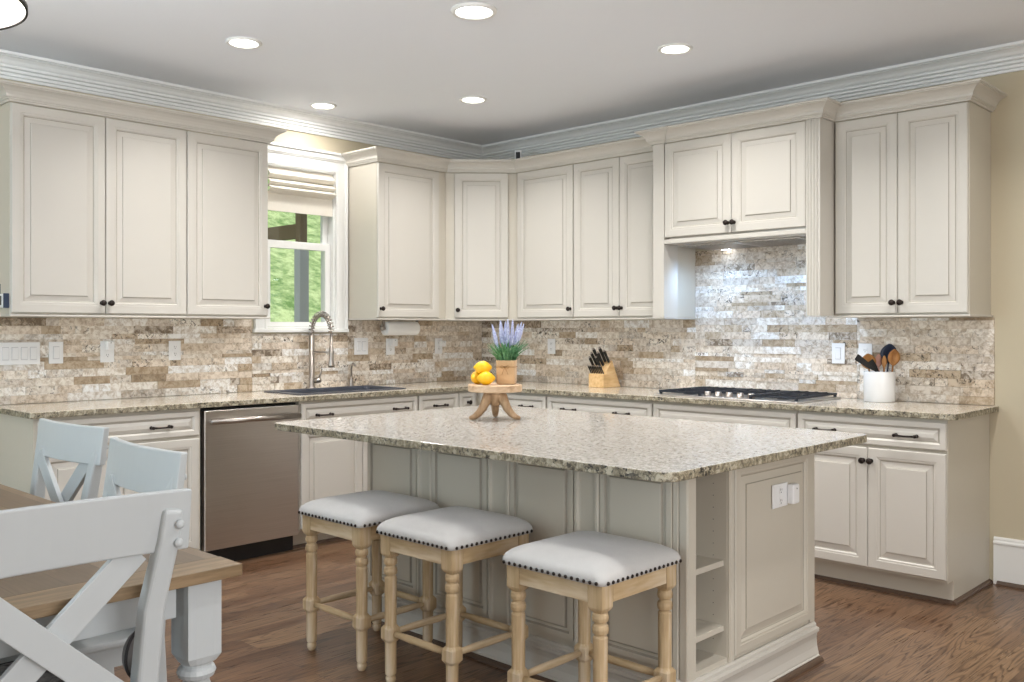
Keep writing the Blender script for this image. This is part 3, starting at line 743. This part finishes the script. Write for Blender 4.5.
plug_in('white plug adapter in the outlet under the paper towel roll', (lw+.0092, -.935, 1.214), Y90, .05, .056, .04)
wallplate('white outlet with a plug nearest the room corner on the left wall', (lw, -.480, 1.182), Y90, .074, .118, ['socket'])
plug_in('white plug adapter in the outlet nearest the room corner', (lw+.0092, -.462, 1.20), Y90, .05, .045, .035)
wallplate('white outlet between the lavender pot and the knife block', (.745, -lw, 1.183), 0, .075, .112, ['socket'])
wallplate('white rocker switch left of the utensil crock', (2.940, -lw, 1.170), 0, .078, .118, ['rocker'], name='light_switch', cat='light switch')
wallplate('white wall outlet mostly hidden behind the cooking utensils', (3.098, -lw, 1.170), 0, .078, .118, ['socket'])
wallplate('white outlet on the end panel of the island', (IX1+.0172, -1.992, .690), Y90, .115, .088, ['socket'])
plug_in('white plug adapter sticking out of the island outlet', (IX1+.0172+.0062, -1.922, .690), Y90, .05, .075, .03)

# ------------------------------------------------------------------ bar stools
def stool(label, loc):
    t = thing('bar_stool', label, 'bar stool', loc, 0, None)
    S, LP = .203, .1675
    prof = [(0, .012, 0), (.008, .017, 0), (.018, .0195, 0), (.026, .0185, 0), (.031, .0145, 0), (.036, .020, 0), (.044, .021, 0), (.155, .022, 0), (.160, .0235, .55), (.168, .0265, 1), (.206, .0265, 1), (.214, .0235, .55), (.219, .022, 0),
            (.36, .0225, 0), (.394, .0225, 0), (.399, .0185, 0), (.403, .0185, 0), (.407, .0235, 0), (.418, .0255, 0), (.429, .0235, 0), (.434, .0185, 0), (.439, .0185, 0), (.443, .0235, 0), (.453, .0255, 0), (.463, .0235, 0), (.468, .019, .2), (.476, .0245, .9), (.484, .0275, 1), (.553, .0275, 1)]
    for sx in (-1, 1):
        for sy in (-1, 1):
            turned(prof).build('leg', M['stool_leg'], t, loc=(sx*LP, sy*LP, 0))
    a, c = LP+.016, LP-.028
    for sy in (-1, 1):
        b = MB(); b.box(-c, c, sy*a-.010, sy*a+.010, .497, .552); b.build('apron', M['stool_rail'], t, .002)
        b = MB(); b.tube([(-LP+.0285, sy*LP, .188), (-.06, sy*LP, .188), (.06, sy*LP, .188), (LP-.0285, sy*LP, .188)], [.0105, .0135, .0135, .0105], 12); b.build('stretcher', M['stool_rail'], t)
    for sx in (-1, 1):
        b = MB(); b.box(-c, c, -.010, .010, .497, .552); o = b.build('apron', M['stool_rail'], t, .002, loc=(sx*a, 0, 0), rotz=PI/2)
        b = MB(); b.tube([(-LP+.0285, 0, .188), (-.06, 0, .188), (.06, 0, .188), (LP-.0285, 0, .188)], [.0105, .0135, .0135, .0105], 12); b.build('stretcher', M['stool_rail'], t, loc=(sx*LP, 0, 0), rotz=PI/2)
    b = MB(); n = 7
    rings = []
    for ins, z, r in ((.002, .5535, .025), (-.006, .556, .026), (-.010, .566, .03), (-.010, .576, .034), (-.006, .588, .04), (.004, .598, .045), (.022, .608, .05), (.050, .617, .05), (.085, .6225, .045), (.125, .6255, .03), (.165, .6265, .012), (.187, .627, .002)):
        rings.append([(x, y, z) for x, y, _ in rr_(S-ins, S-ins, 0, r, n)])
    b.loft(rings, 0, True); b.build('seat_cushion', M['linen'], t)
    nm = MB(); nm.lathe([(.0062, -.001), (.0056, .0018), (.0036, .0036), (.0008, .0042)], n=8, axis='y')
    first = None
    step = .0235; cnt = 17
    for side in range(4):
        ang = side*PI/2
        for k in range(cnt):
            u = (k-(cnt-1)/2)*step
            p = Matrix.Rotation(ang, 3, 'Z') @ Vector((u, -S-.0105, .5645))
            if first is None: first = nm.build('nailhead', M['bronze'], t); o = first
            else: o = first.copy(); COL.objects.link(o); o.parent = t
            o.location = p; o.rotation_euler.z = ang
    return t
s0 = stool('backless bar stool farthest left, nearest the dishwasher, grey linen seat', (2.232, -2.838, 0)); s0['group'] = 'bar stools'
sts = dup(s0, (2.752, -2.846, 0), 0, 'middle backless bar stool between two others, grey linen seat with nailheads', 'bar stools')
sts = dup(s0, (3.397, -2.842, 0), 0, 'backless bar stool at right, nearest the open island shelves, grey linen seat', 'bar stools')

# ------------------------------------------------------------------ dining table and chairs
TX0, TX1, TY0, TY1, TZ = 1.15, 3.325, -4.97, -4.055, .76
t = thing('dining_table', 'farmhouse dining table with weathered plank top and white turned legs', 'dining table', ((TX0+TX1)/2, (TY0+TY1)/2, 0))
ox, oy = -(TX0+TX1)/2, -(TY0+TY1)/2
b = MB(); b.box(TX0+.105, TX1-.105, TY0, TY1, TZ-.027, TZ); sh(b).build('plank_top', M['tabletop'], t, .002)
for x0, x1 in ((TX0, TX0+.1045), (TX1-.1045, TX1)):
    b = MB(); b.box(x0, x1, TY0-.002, TY1+.002, TZ-.0275, TZ+.0003); sh(b).build('breadboard_end', M['tableboard'], t, .002)
for y in (TY0+.065, TY1-.065):
    b = MB(); b.box(TX0+.14, TX1-.14, y-.011, y+.011, TZ-.110, TZ-.028); sh(b).build('apron', M['chair'], t)
for x in (TX0+.075, TX1-.075):
    b = MB(); b.box(x-.011, x+.011, TY0+.13, TY1-.13, TZ-.110, TZ-.028); sh(b).build('apron', M['chair'], t)
lp = [(0, .022, 0), (.03, .030, 0), (.06, .034, 0), (.08, .028, 0), (.10, .036, 0), (.14, .042, 0), (.30, .044, 0), (.42, .045, 0), (.46, .040, 0), (.485, .030, 0), (.493, .030, 0), (.500, .041, 0), (.510, .045, 0), (.520, .041, 0), (.525, .034, 0), (.530, .034, 0), (.535, .038, .6), (.551, .043, 1), (.7325, .043, 1)]
for x in (TX0+.080, TX1-.080):
    for y in (TY0+.072, TY1-.072):
        turned(lp).build('leg', M['chair'], t, loc=(x+ox, y+oy, 0))

def chair(label, loc, rot, cushion=None, hw=.262):
    """faces local -Y, back posts at y=+.02"""
    t = thing('dining_chair', label, 'dining chair', loc, rot)
    for s in (-1, 1):
        e = hw-.262
        pts = [(s*.200, .045, 0), (s*.200, .028, .22), (s*.200, .012, .46), (s*.200, .018, .57), (s*.207, .034, .72), (s*(.220+e*.8), .056, .863), (s*(.224+e), .067, .930)]
        b = MB(); b.beam(pts, [.040, .042, .046, .047, .047, .046, .044], [.034, .038, .046, .046, .042, .036, .026], (1, 0, 0)); p = b.build('back_post', M['chair'], t, .009, seg=3)
        for z, y in ((.897, .083), (.857, .077)):
            b = MB(); b.ellipsoid((s*(.233+e), y, z), .010, .007, .010, 12, 8); b.build('bolt_cap', M['chair'], p)
        turned([(0, .013, 0), (.05, .016, 0), (.30, .021, 0), (.38, .021, .5), (.395, .023, 1), (.4545, .023, 1)]).build('front_leg', M['chair'], t, loc=(s*.190, -.385, 0))
    rings = []
    for i in range(13):
        u = -1+i/6; y = .018+.026*(u*u); x = u*hw
        zb, zt_ = .838, .968
        lean = .016
        rings.append([(x, y, zb), (x, y+.022, zb), (x, y+.022+lean, zt_), (x, y+lean, zt_)])
    b = MB(); b.loft(rings); b.build('top_rail', M['chair'], t, .004)
    for s, dy in ((1, .0), (-1, .0172)):
        p0, p1 = Vector((s*.184, .008+dy, .505)), Vector((-s*.176, .030+dy, .846)); d = p1-p0
        b = MB(); b.beam([p0, p1], .058, .0165, (d.z, 0, -d.x)); b.build('cross_slat', M['chair'], t, .002)
    b = MB(); b.box(-.176, .176, .000, .034, .488, .530); b.build('lower_rail', M['chair'], t, .003)
    b = MB(); b.box(-.222, .222, -.43, -.012, .455, .478); b.build('seat', M['chair'], t, .008)
    for s in (-1, 1):
        b = MB(); b.box(s*.190-.009, s*.190+.009, -.360, -.014, .400, .4545); b.build('side_apron', M['chair'], t)
    b = MB(); b.box(-.166, .166, -.394, -.376, .400, .4545); b.build('front_apron', M['chair'], t)
    if cushion:
        b = MB(); b.loft([[(x, y-.232, z) for x, y, _ in rr_(.212-i, .205-i, 0, max(.01, .09-i))] for i, z in ((.012, .4785), (.0, .488), (.0, .512), (.012, .522), (.05, .531), (.12, .535))], 0, True); c = b.build('seat_pad', M['cushion_marble'], t)
        ring = [(x, y-.232, .517) for x, y, _ in rr_(.209, .202, 0, .088)]
        b = MB(); b.tube(ring+[ring[0]], .005, 8, caps=False); b.build('piping', M['grey_trim'], c)
    return t
c1 = chair('white cross back dining chair on the far side of the table, left of its neighbour', (1.780, -3.912, 0), rad(3))
c1['group'] = 'dining chairs'
dup(c1, (2.590, -4.015, 0), rad(-3), 'white cross back dining chair nearest the dishwasher, far side of the table', 'dining chairs')
c3 = chair('nearest white cross back dining chair at the table end, seen from behind', (3.338, -4.503, 0), -PI/2, True, .276)
c3['group'] = 'dining chairs'
t = thing('throw_pillow', 'grey felt cushion with dark piping standing on the near chair seat behind its right post', 'cushion', (3.265, -4.268, .5365), rad(32))
b = MB(); b.lathe([(.01, -.020), (.045, -.018), (.054, -.008), (.056, 0), (.054, .008), (.045, .018), (.01, .020)], (0, 0, 0), 'x', 28)
b.v = [(x, y, .056+z*.97) for x, y, z in b.v]; b.build('pad', M['greyfab'], t)
b = MB(); rg = [(0, .057*math.cos(a), .056+.0545*math.sin(a)) for a in [2*PI*k/32 for k in range(33)]]; b.tube(rg, .0035, 8, caps=False); b.build('piping', M['grey_trim'], t)

# ------------------------------------------------------------------ things on the island
CX, CY, CZ = 2.272, -2.150, .8955
t = thing('cake_stand', 'rustic round wooden cake stand with splayed carved legs on the island', 'cake stand', (CX, CY, CZ), rad(43.7))
b = MB(); b.lathe([(.10, .127), (.121, .128), (.1245, .131), (.1245, .158), (.121, .1605), (.001, .1605)], n=40, smooth=False); b.build('round_top', M['stand_top'], t, .002)
for k, a in enumerate((rad(200), rad(-20), rad(90), rad(275))):
    if k == 3: continue
    ca, sa = math.cos(a), math.sin(a)
    pts = [(r*ca, r*sa, z) for r, z in ((.022, .124), (.034, .105), (.046, .080), (.060, .052), (.080, .028), (.100, .014), (.122, .0085))]
    b = MB(); b.tube(pts, [.026, .025, .022, .019, .0165, .0135, .0075], 10); b.build('carved_leg', M['stand_wood'], t)
b = MB(); b.lathe([(.012, .058), (.020, .066), (.028, .085), (.038, .110), (.045, .1265)], n=16); b.build('hub', M['stand_wood'], t)
ztop = CZ+.1605
def on_stand(px_right, depth): # right / away offsets in the stand's own frame
    a = rad(43.7); r = Vector((math.cos(a), math.sin(a))); f = Vector((-math.sin(a), math.cos(a)))
    p = Vector((CX, CY))+r*px_right+f*depth; return p.x, p.y
lem = [(.0365*max(.02, math.sin(PI*i/12))**.85*1.0/1.0*.95, -math.cos(PI*i/12)*.034) for i in range(13)]
def lemon(label, x, y, z, rx, rz):
    b = MB()
    prof = [(.001, -.043), (.006, -.041), (.010, -.037)] + [(.031*math.sin(PI*i/10), -.036*math.cos(PI*i/10)) for i in range(2, 9)] + [(.010, .037), (.006, .041), (.001, .0425)]
    b.lathe(prof, (0, 0, 0), 'x', 20); o = b.build('lemon', M['lemon']); o.location = (x, y, z); o.rotation_euler = (0, rx, rz)
    return tag(o, label, 'lemon', 'lemons on the cake stand')
x, y = on_stand(-.040, -.052); lemon('lower right lemon in front on the cake stand, beside the burlap pot', x, y, ztop+.0308, 0, rad(46))
x, y = on_stand(-.080, .012); lemon('lower left lemon on the cake stand, at the edge of the pile', x, y, ztop+.0308, 0, rad(110))
x, y = on_stand(-.056, -.016); lemon('lemon resting on top of the two other lemons', x, y, ztop+.0775, 0, rad(40))

px, py = on_stand(.053, .014)
t = thing('lavender_plant', 'faux lavender plant in a square burlap pot tied with twine', 'potted plant', (px, py, ztop+.0005), rad(36))
b = MB(); b.loft([[(x, y, z) for x, y, _ in rr_(w, w, 0, .010, 4)] for w, z in ((.037, 0), (.042, .004), (.0435, .05), (.043, .095), (.045, .107), (.043, .110), (.039, .108), (.036, .092))], 0, True); b.build('pot', M['burlap'], t)
b = MB(); rg = [(x, y, .080) for x, y, _ in rr_(.0455, .0455, 0, .012, 4)]; b.tube(rg+[rg[0]], .0018, 6, caps=False)
for s in (-1, 1):
    b.tube([(0, -.047, .080), (s*.014, -.056, .087), (s*.024, -.057, .082), (s*.014, -.055, .075), (0, -.0515, .079)], .0015, 6); b.tube([(0, -.0515, .079), (s*.008, -.054, .062), (s*.014, -.053, .045)], .0014, 6)
b.build('twine_bow', M['rope'], t)
rl = random.Random(5); b = MB()
for k in range(170):
    a = rl.uniform(0, 2*PI); r0 = rl.uniform(0, .035); sp = rl.uniform(.1, .75); ln = rl.uniform(.05, .125)
    p0 = Vector((r0*math.cos(a), r0*math.sin(a), .092)); d = Vector((math.cos(a)*sp, math.sin(a)*sp, 1)).normalized()
    w = rl.uniform(.0035, .0055); side = Vector((-math.sin(a+.6), math.cos(a+.6), 0)); nn = d.cross(side)*.0012
    ps = [p0, p0+d*ln*.5+Vector((0, 0, .004)), p0+d*ln+Vector((math.cos(a), math.sin(a), -.3))*ln*.18]
    b.loft([[tuple(p-side*ww), tuple(p+nn), tuple(p+side*ww), tuple(p-nn)] for p, ww in zip(ps, (w*.5, w, w*.15))], 0, False)
fo = b.build('foliage', M['lav_leaf'], t); fo['kind'] = 'stuff'
for k in range(16):
    a = 2*PI*k/16*2.4+rl.uniform(-.2, .2); sp = .05+.32*((k % 5)/4); ln = rl.uniform(.15, .20)
    d = Vector((math.cos(a)*sp, math.sin(a)*sp, 1)).normalized(); p0 = Vector((.02*math.cos(a), .02*math.sin(a), .10))
    b = MB(); top = ln
    b.tube([p0, p0+d*ln*.5], .0014, 5, mi=1)
    m = 9
    pts = [p0+d*(ln*.45+ln*.55*i/m) for i in range(m+1)]
    rs = [.003+.0065*math.sin(PI*min(1, .12+i/m*.95))*(1 if i % 2 else .72) for i in range(m+1)]; rs[-1] = .0015
    b.tube(pts, rs, 7, smooth=False); b.build('flower_spike', [M['lav_flower'], M['lav_leaf']], t)

# ------------------------------------------------------------------ things on the counter
# knife block
ka = rad(86)
t = thing('knife_block', 'light wood knife block on the back counter', 'knife block', (1.338, -.160, .9145), ka)
KB = t
b = MB()
b.prism([(-.070, 0), (.105, 0), (.018, .182), (-.040, .116), (-.040, .092), (-.070, .092)], -.068, .068, axis='y')
b.build('wood_block', M['block'], t, .002)
dirv = Vector((-.545, 0, .838)).normalized()
def knife(label, u, v, ln, r, small=False):
    """u along the slanted top edge, v across"""
    kt = thing('kitchen_knife', label, 'knife', (0, 0, 0), 0, 'knives in the block')
    if small: p0 = Vector((-.055, v, .0930))
    else: p0 = Vector((-.040+.058*u, v, .116+.066*u)) + dirv*.0015
    Mx = Matrix.Translation(KB.location) @ Matrix.Rotation(ka, 4, 'Z') @ Matrix.Translation(p0)
    kt.location = Mx.translation; kt.rotation_euler.z = ka
    b = MB(); b.beam([dirv*.000, dirv*ln*.15, dirv*ln*.5, dirv*ln*.85, dirv*ln*.98], [r*1.5, r*1.7, r*1.8, r*2.1, r*1.6], [r*1.0]*5, (1, 0, .65)); b.build('handle', M['black'], kt, .003)
    b = MB(); p = dirv*ln*.98; b.ellipsoid(tuple(p+dirv*.002), r*.95, r*.6, r*.8, 10, 6); b.build('end_cap', M['nickel'], kt)
for k in range(8):
    knife('small black handled steak knife in the low front row of the block', 0, -.056+.016*k, .062, .0058, True)
knife('black handled knife, lowest of the left column in the knife block', .10, .044, .095, .0105)
knife('black handled knife, middle of the left column in the knife block', .46, .044, .100, .0105)
knife('black handled knife, top of the left column in the knife block', .84, .044, .104, .011)
knife('black handled knife, lowest of the right column in the knife block', .10, -.016, .098, .011)
knife('black handled knife, middle of the right column in the knife block', .46, -.016, .106, .0115)
knife('black handled knife, top of the right column in the knife block', .84, -.016, .112, .0115)
knife('black handled knife alone at the far right edge of the knife block', .80, -.050, .094, .010)

# crock with utensils
UX, UY, UZ = 3.216, -.112, .9145
t = thing('utensil_crock', 'round white ceramic utensil crock on the right end of the counter', 'crock', (UX, UY, UZ))
b = MB(); b.lathe([(.001, .0), (.078, 0), (.0815, .004), (.082, .160), (.0805, .1645), (.0775, .1645), (.0765, .160), (.0765, .010), (.001, .009)], n=40); b.build('crock_body', M['ceramic'], t)
fr = Vector((-.6908, .7230, 0)); rt = Vector((.7230, .6908, 0)); up = Vector((0, 0, 1))
def utensil(name, label, cat, base, tip, head, mat):
    """base/tip: (right, away, up) from the crock floor centre"""
    w = lambda p: rt*p[0]+fr*p[1]+up*p[2]
    t = thing(name, label, cat, (UX, UY, UZ+.0105))
    d = (w(tip)-w(base)).normalized(); p0, p1 = w(base), w(tip)
    b = MB(); b.tube([p0, p0.lerp(p1, .6), p1], [.006, .0055, .005], 8); b.build('handle', mat, t)
    side = (rt - d*rt.dot(d)).normalized(); nrm = d.cross(side)
    b = MB()
    if head[0] == 'spoon':
        W, H = head[1], head[2]; rings = []
        for i in range(13):
            s_ = i/12; ww = W*math.sin(PI*min(.985, .05+s_*.93))**.7; cup = .45*W*math.sin(PI*s_)
            c = p1+d*(H*s_)
            rings.append([tuple(c-side*ww), tuple(c-side*ww*.55+nrm*cup), tuple(c+nrm*cup*1.25), tuple(c+side*ww*.55+nrm*cup), tuple(c+side*ww), tuple(c+side*ww*.5+nrm*(cup*.75-.004)), tuple(c+nrm*(cup-.005)), tuple(c-side*ww*.5+nrm*(cup*.75-.004))])
        b.loft(rings, 0, True)
    elif head[0] == 'flat':
        W, H = head[1], head[2]
        side2 = (side*math.cos(head[3])+nrm*math.sin(head[3]))
        b.beam([p1-d*.008, p1+d*H*.3, p1+d*H*.9, p1+d*H], [W*.6, W*1.5, W*2, W*1.8], [.006, .004, .003, .002], side2)
    b.build('head', mat, t, 0)
M['navy'] = plain('navy_silicone', srgb(40, 54, 78), .4)
M['pink'] = plain('blush_silicone', srgb(206, 158, 144), .5)
utensil('spatula', 'black spatula leaning out to the left of the white crock', 'spatula', (.048, -.036, .098), (-.050, -.036, .169), ('flat', .019, .112, .15), M['black'])
utensil('spatula', 'short black turner lying low at the middle of the white crock', 'spatula', (.050, -.010, .070), (-.018, -.012, .163), ('flat', .016, .062, .15), M['black'])
utensil('wooden_spoon', 'round wooden spoon at the left of the white crock', 'spoon', (-.040, .014, .008), (-.052, .014, .166), ('spoon', .043, .084), M['spoon'])
utensil('silicone_spoon', 'pale pink spoon standing in the middle of the white crock', 'spoon', (.012, .036, .008), (.010, .036, .176), ('spoon', .022, .072), M['pink'])
utensil('slotted_spoon', 'narrow brown spoon beside the pink one in the crock', 'spoon', (.026, .012, .008), (.030, .012, .172), ('spoon', .015, .068), M['spoon'])
utensil('ladle', 'navy ladle, tallest in the white crock', 'ladle', (.040, .028, .008), (.062, .034, .196), ('spoon', .050, .108), M['navy'])
utensil('wooden_spoon', 'wooden spoon in front of the navy ladle at the right', 'spoon', (.056, .010, .008), (.074, .000, .186), ('spoon', .034, .090), M['spoon'])

# paper towel under the cabinet
t = thing('paper_towel_rail', 'paper towel roll on a nickel holder under the cabinet right of the window', 'paper towel', (.175, -.98, 1.315), Y90)
b = MB(); b.lathe([(.018, -.14), (.048, -.14), (.049, -.135), (.049, .135), (.048, .14), (.018, .14)], (0, 0, 0), 'x', 28, smooth=True); b.build('roll', M['paper'], t)
b = MB(); b.tube([(-.165, 0, 0), (.165, 0, 0)], .009, 12); b.lathe([(.006, -.178), (.017, -.172), (.017, -.160), (.009, -.158)], axis='x', n=16)
for s in (-1, 1): b.box(s*.152-.003, s*.152+.003, -.012, .012, -.008, .0560)
b.build('holder', M['nickel'], t)

# small camera on top of the cabinets, gadget on the cabinet side
t = thing('security_camera', 'small white camera with black face on top of the corner cabinets', 'camera', (.585, -.205, UZ1+.0805), rad(38))
b = MB(); b.lathe([(.028, 0.0005), (.028, .006), (.008, .008), (.008, .03)], n=16); b.build('foot', M['plate'], t)
b = MB(); b.box(-.026, .026, -.018, .018, .030, .112); b.build('camera_body', M['plate'], t, .006)
b = MB(); b.box(-.016, .016, -.0195, -.0182, .044, .098); b.build('black_face', M['black'], t)
t = thing('wall_thermometer', 'small white and navy thermometer stuck on the end of the far left wall cabinet', 'thermometer', (.262, -3.5856, 1.450))
b = MB(); b.box(-.06, .06, -.024, -.0003, -.034, .034); b.build('case', M['plate'], t, .005)
b = MB(); b.box(-.045, .030, -.0252, -.0243, -.022, .024); b.build('screen', M['glassdark'], t)
b = MB(); b.box(.0602, .066, -.026, -.0003, -.036, .036); b.build('side_grip', M['navy'], t)
b = MB(); b.tube([(-.03, -.012, .0342), (-.03, -.012, .085)], .003, 8); b.build('antenna', M['slot'], t)

# ------------------------------------------------------------------ lamps
def downlight(label, x, y, r=.085, e=14, tr=.012):
    t = thing('recessed_downlight', label, 'ceiling light', (x, y, HC), 0, 'recessed ceiling lights')
    b = MB(); b.lathe([(r*.80, -.0005), (r, -.0005), (r, -.006), (r*.92, -tr), (r*.80, -tr*.8)], n=40, caps=False); b.add([], []); b.build('trim_ring', M['white'], t)
    b = MB(); b.lathe([(r*.79, -.001), (r*.79, -.004), (.001, -.005)], n=32); b.build('lens', M['lens'], t)
    l = bpy.data.lights.new('downlight', 'AREA'); l.shape = 'DISK'; l.size = r*1.5; l.energy = e*.90; l.color = (1, .985, .965); l.spread = rad(134)
    if x < .5: l.spread = rad(172)
    o = bpy.data.objects.new('downlight_lamp', l); COL.objects.link(o); o.location = (x, y, HC-.02)
downlight('recessed ceiling light nearest the camera, above the island front', 2.277, -2.289, .104, 16, .016)
downlight('recessed ceiling light above the left cabinets, leftmost of the five', 1.112, -2.757, .088)
downlight('recessed ceiling light over the island, rightmost of the five', 2.61, -1.189, .088)
downlight('recessed ceiling light near the room corner, above the diagonal cabinet', 1.107, -1.168, .086)
downlight('recessed ceiling light beside the crown moulding above the sink window', .302, -1.722, .086, 5.5)
downlight('added unseen ceiling light above the right end of the back counter', 4.11, -1.20, .088)  # extra fixture added out of view to brighten the right side
downlight('added unseen ceiling light above the floor right of the island', 4.45, -2.95, .088)  # second unseen fixture, added to light the right of the room

t = thing('pendant_lamp', 'round white pendant shade with thin dark rim at the top left', 'pendant lamp', (2.23, -4.51, 2.25))
b = MB(); b.lathe([(.335, 0), (.335, .20), (.330, .20), (.330, 0)], n=64, caps=False); b.lathe([(.329, .012), (.329, .016), (.0001, .018)], n=64, mi=0); b.build('shade', M['pendglow'], t)
b = MB(); b.lathe([(.3355, -.004), (.341, -.004), (.341, .012), (.3355, .012)], n=64, caps=False); b.loft([[(.3355*math.cos(a), .3355*math.sin(a), -.004), (.341*math.cos(a), .341*math.sin(a), -.004), (.341*math.cos(a), .341*math.sin(a), -.002), (.3355*math.cos(a), .3355*math.sin(a), -.002)] for a in [2*PI*k/64 for k in range(64)]], closed=True); b.build('rim', M['bronze'], t)
b = MB(); b.tube([(0, 0, .02), (0, 0, HC-2.25-.025)], .006, 8); b.lathe([(.06, HC-2.25-.025), (.06, HC-2.25-.0005)], n=24); b.build('stem', M['bronze'], t)

l = bpy.data.lights.new('pendant_bulb', 'POINT'); l.energy = 75; l.shadow_soft_size = .06; l.color = (.97, .98, 1)
o = bpy.data.objects.new('pendant_bulb', l); COL.objects.link(o); o.location = (2.23, -4.51, 2.43)
def area(name, loc, rot, sx, sy, e, col):
    l = bpy.data.lights.new(name, 'AREA'); l.shape = 'RECTANGLE'; l.size = sx; l.size_y = sy; l.energy = e; l.color = col
    o = bpy.data.objects.new(name, l); COL.objects.link(o); o.location = loc; o.rotation_euler = rot; return o
area('daylight_front_window', (1.55, -7.72, 1.4), (rad(90), 0, 0), 2.0, 2.0, 70, (.70, .89, 1))
area('fill_right_opening', (7.22, -4.4, 1.45), (rad(90), 0, rad(90)), 3.5, 1.9, 95, (1, .985, .97))  # general fill added at an unseen opening, no known window there
for sx in (-.3, .3):
    l = bpy.data.lights.new('hood_light', 'SPOT'); l.energy = 13; l.color = (.42, .65, 1); l.spot_size = rad(165); l.spot_blend = .8; l.shadow_soft_size = .08
    o = bpy.data.objects.new('hood_lamp', l); COL.objects.link(o); o.location = (2.525+sx, -.30, 1.785); o.rotation_euler = (rad(10), 0, 0)

# ------------------------------------------------------------------ outdoors seen through the window
b = MB()
nx, ny = 14, 14; vs = []; fs = []
for i in range(nx+1):
    for j in range(ny+1):
        x = -.6-i*1.0; y = -8+j*1.6
        vs.append((x, y, -.3+max(0, -x-2.0)*.50+.08*math.sin(i*1.7+j*2.3)))
for i in range(nx):
    for j in range(ny): a = i*(ny+1)+j; fs.append((a, a+1, a+ny+2, a+ny+1))
b.add(vs, fs, 0, True); g = b.build('ground', M['lawn']); g['kind'] = 'structure'
t = thing('porch_post', 'grey porch post standing outside the sink window', 'post', (-1.2, -.885, -.3))
b = MB(); b.box(-.04, .04, -.045, .045, 0, 2.27); b.build('shaft', M['greyblue'], t, .004)
b = MB(); b.box(-.035, .035, -.035, .03, 2.2705, 3.2); b.build('upper_shaft', M['beam'], t)
b = MB(); b.box(-.07, .07, -.07, .07, 0, .12); b.build('foot_trim', M['greyblue'], t, .004)
t = thing('porch_beam', 'brown timber beam running outward from the porch post outside the window', 'beam', (-1.245, -.885, 2.11))
b = MB(); b.beam([(0, 0, 0), (-2.6, 0, 0)], .115, .06, (0, 0, 1)); b.build('timber', M['beam'], t)
b = MB(); b.box(-2.6, -2.5, -.04, .04, -2.35, -.058); b.build('post_leg', M['beam'], t)
# ------------------------------------------------------------------ world, camera, view
w = bpy.data.worlds.new('World'); SC.world = w; w.use_nodes = True; nt = w.node_tree
sky = nt.nodes.new('ShaderNodeTexSky'); sky.sky_type = 'HOSEK_WILKIE' if 'HOSEK_WILKIE' in [i.identifier for i in sky.bl_rna.properties['sky_type'].enum_items] else 'PREETHAM'
sky.turbidity = 4; sky.sun_direction = (.5, -.3, .8)
bg = nt.nodes['Background']; L(nt, sky.outputs[0], bg.inputs[0]); bg.inputs[1].default_value = 2.5
l = bpy.data.lights.new('sun', 'SUN'); l.energy = 3.6; l.angle = rad(3); l.color = (1, .96, .88)
o = bpy.data.objects.new('sun', l); COL.objects.link(o); o.rotation_euler = (rad(28), rad(22), 0)

cam = bpy.data.cameras.new('camera'); co = bpy.data.objects.new('camera', cam); COL.objects.link(co)
co.location = (5.2922, -5.1982, 1.3096); co.rotation_euler = (rad(90), 0, rad(43.694))
cam.sensor_width = 36; cam.lens = 933.34/1024*36; cam.shift_y = -11.86/1024; cam.clip_start = .05; cam.clip_end = 200
SC.camera = co
SC.view_settings.view_transform = 'Standard'; SC.view_settings.look = 'None'
SC.view_settings.exposure = .08; SC.view_settings.gamma = 1; SC.view_settings.use_curve_mapping = False
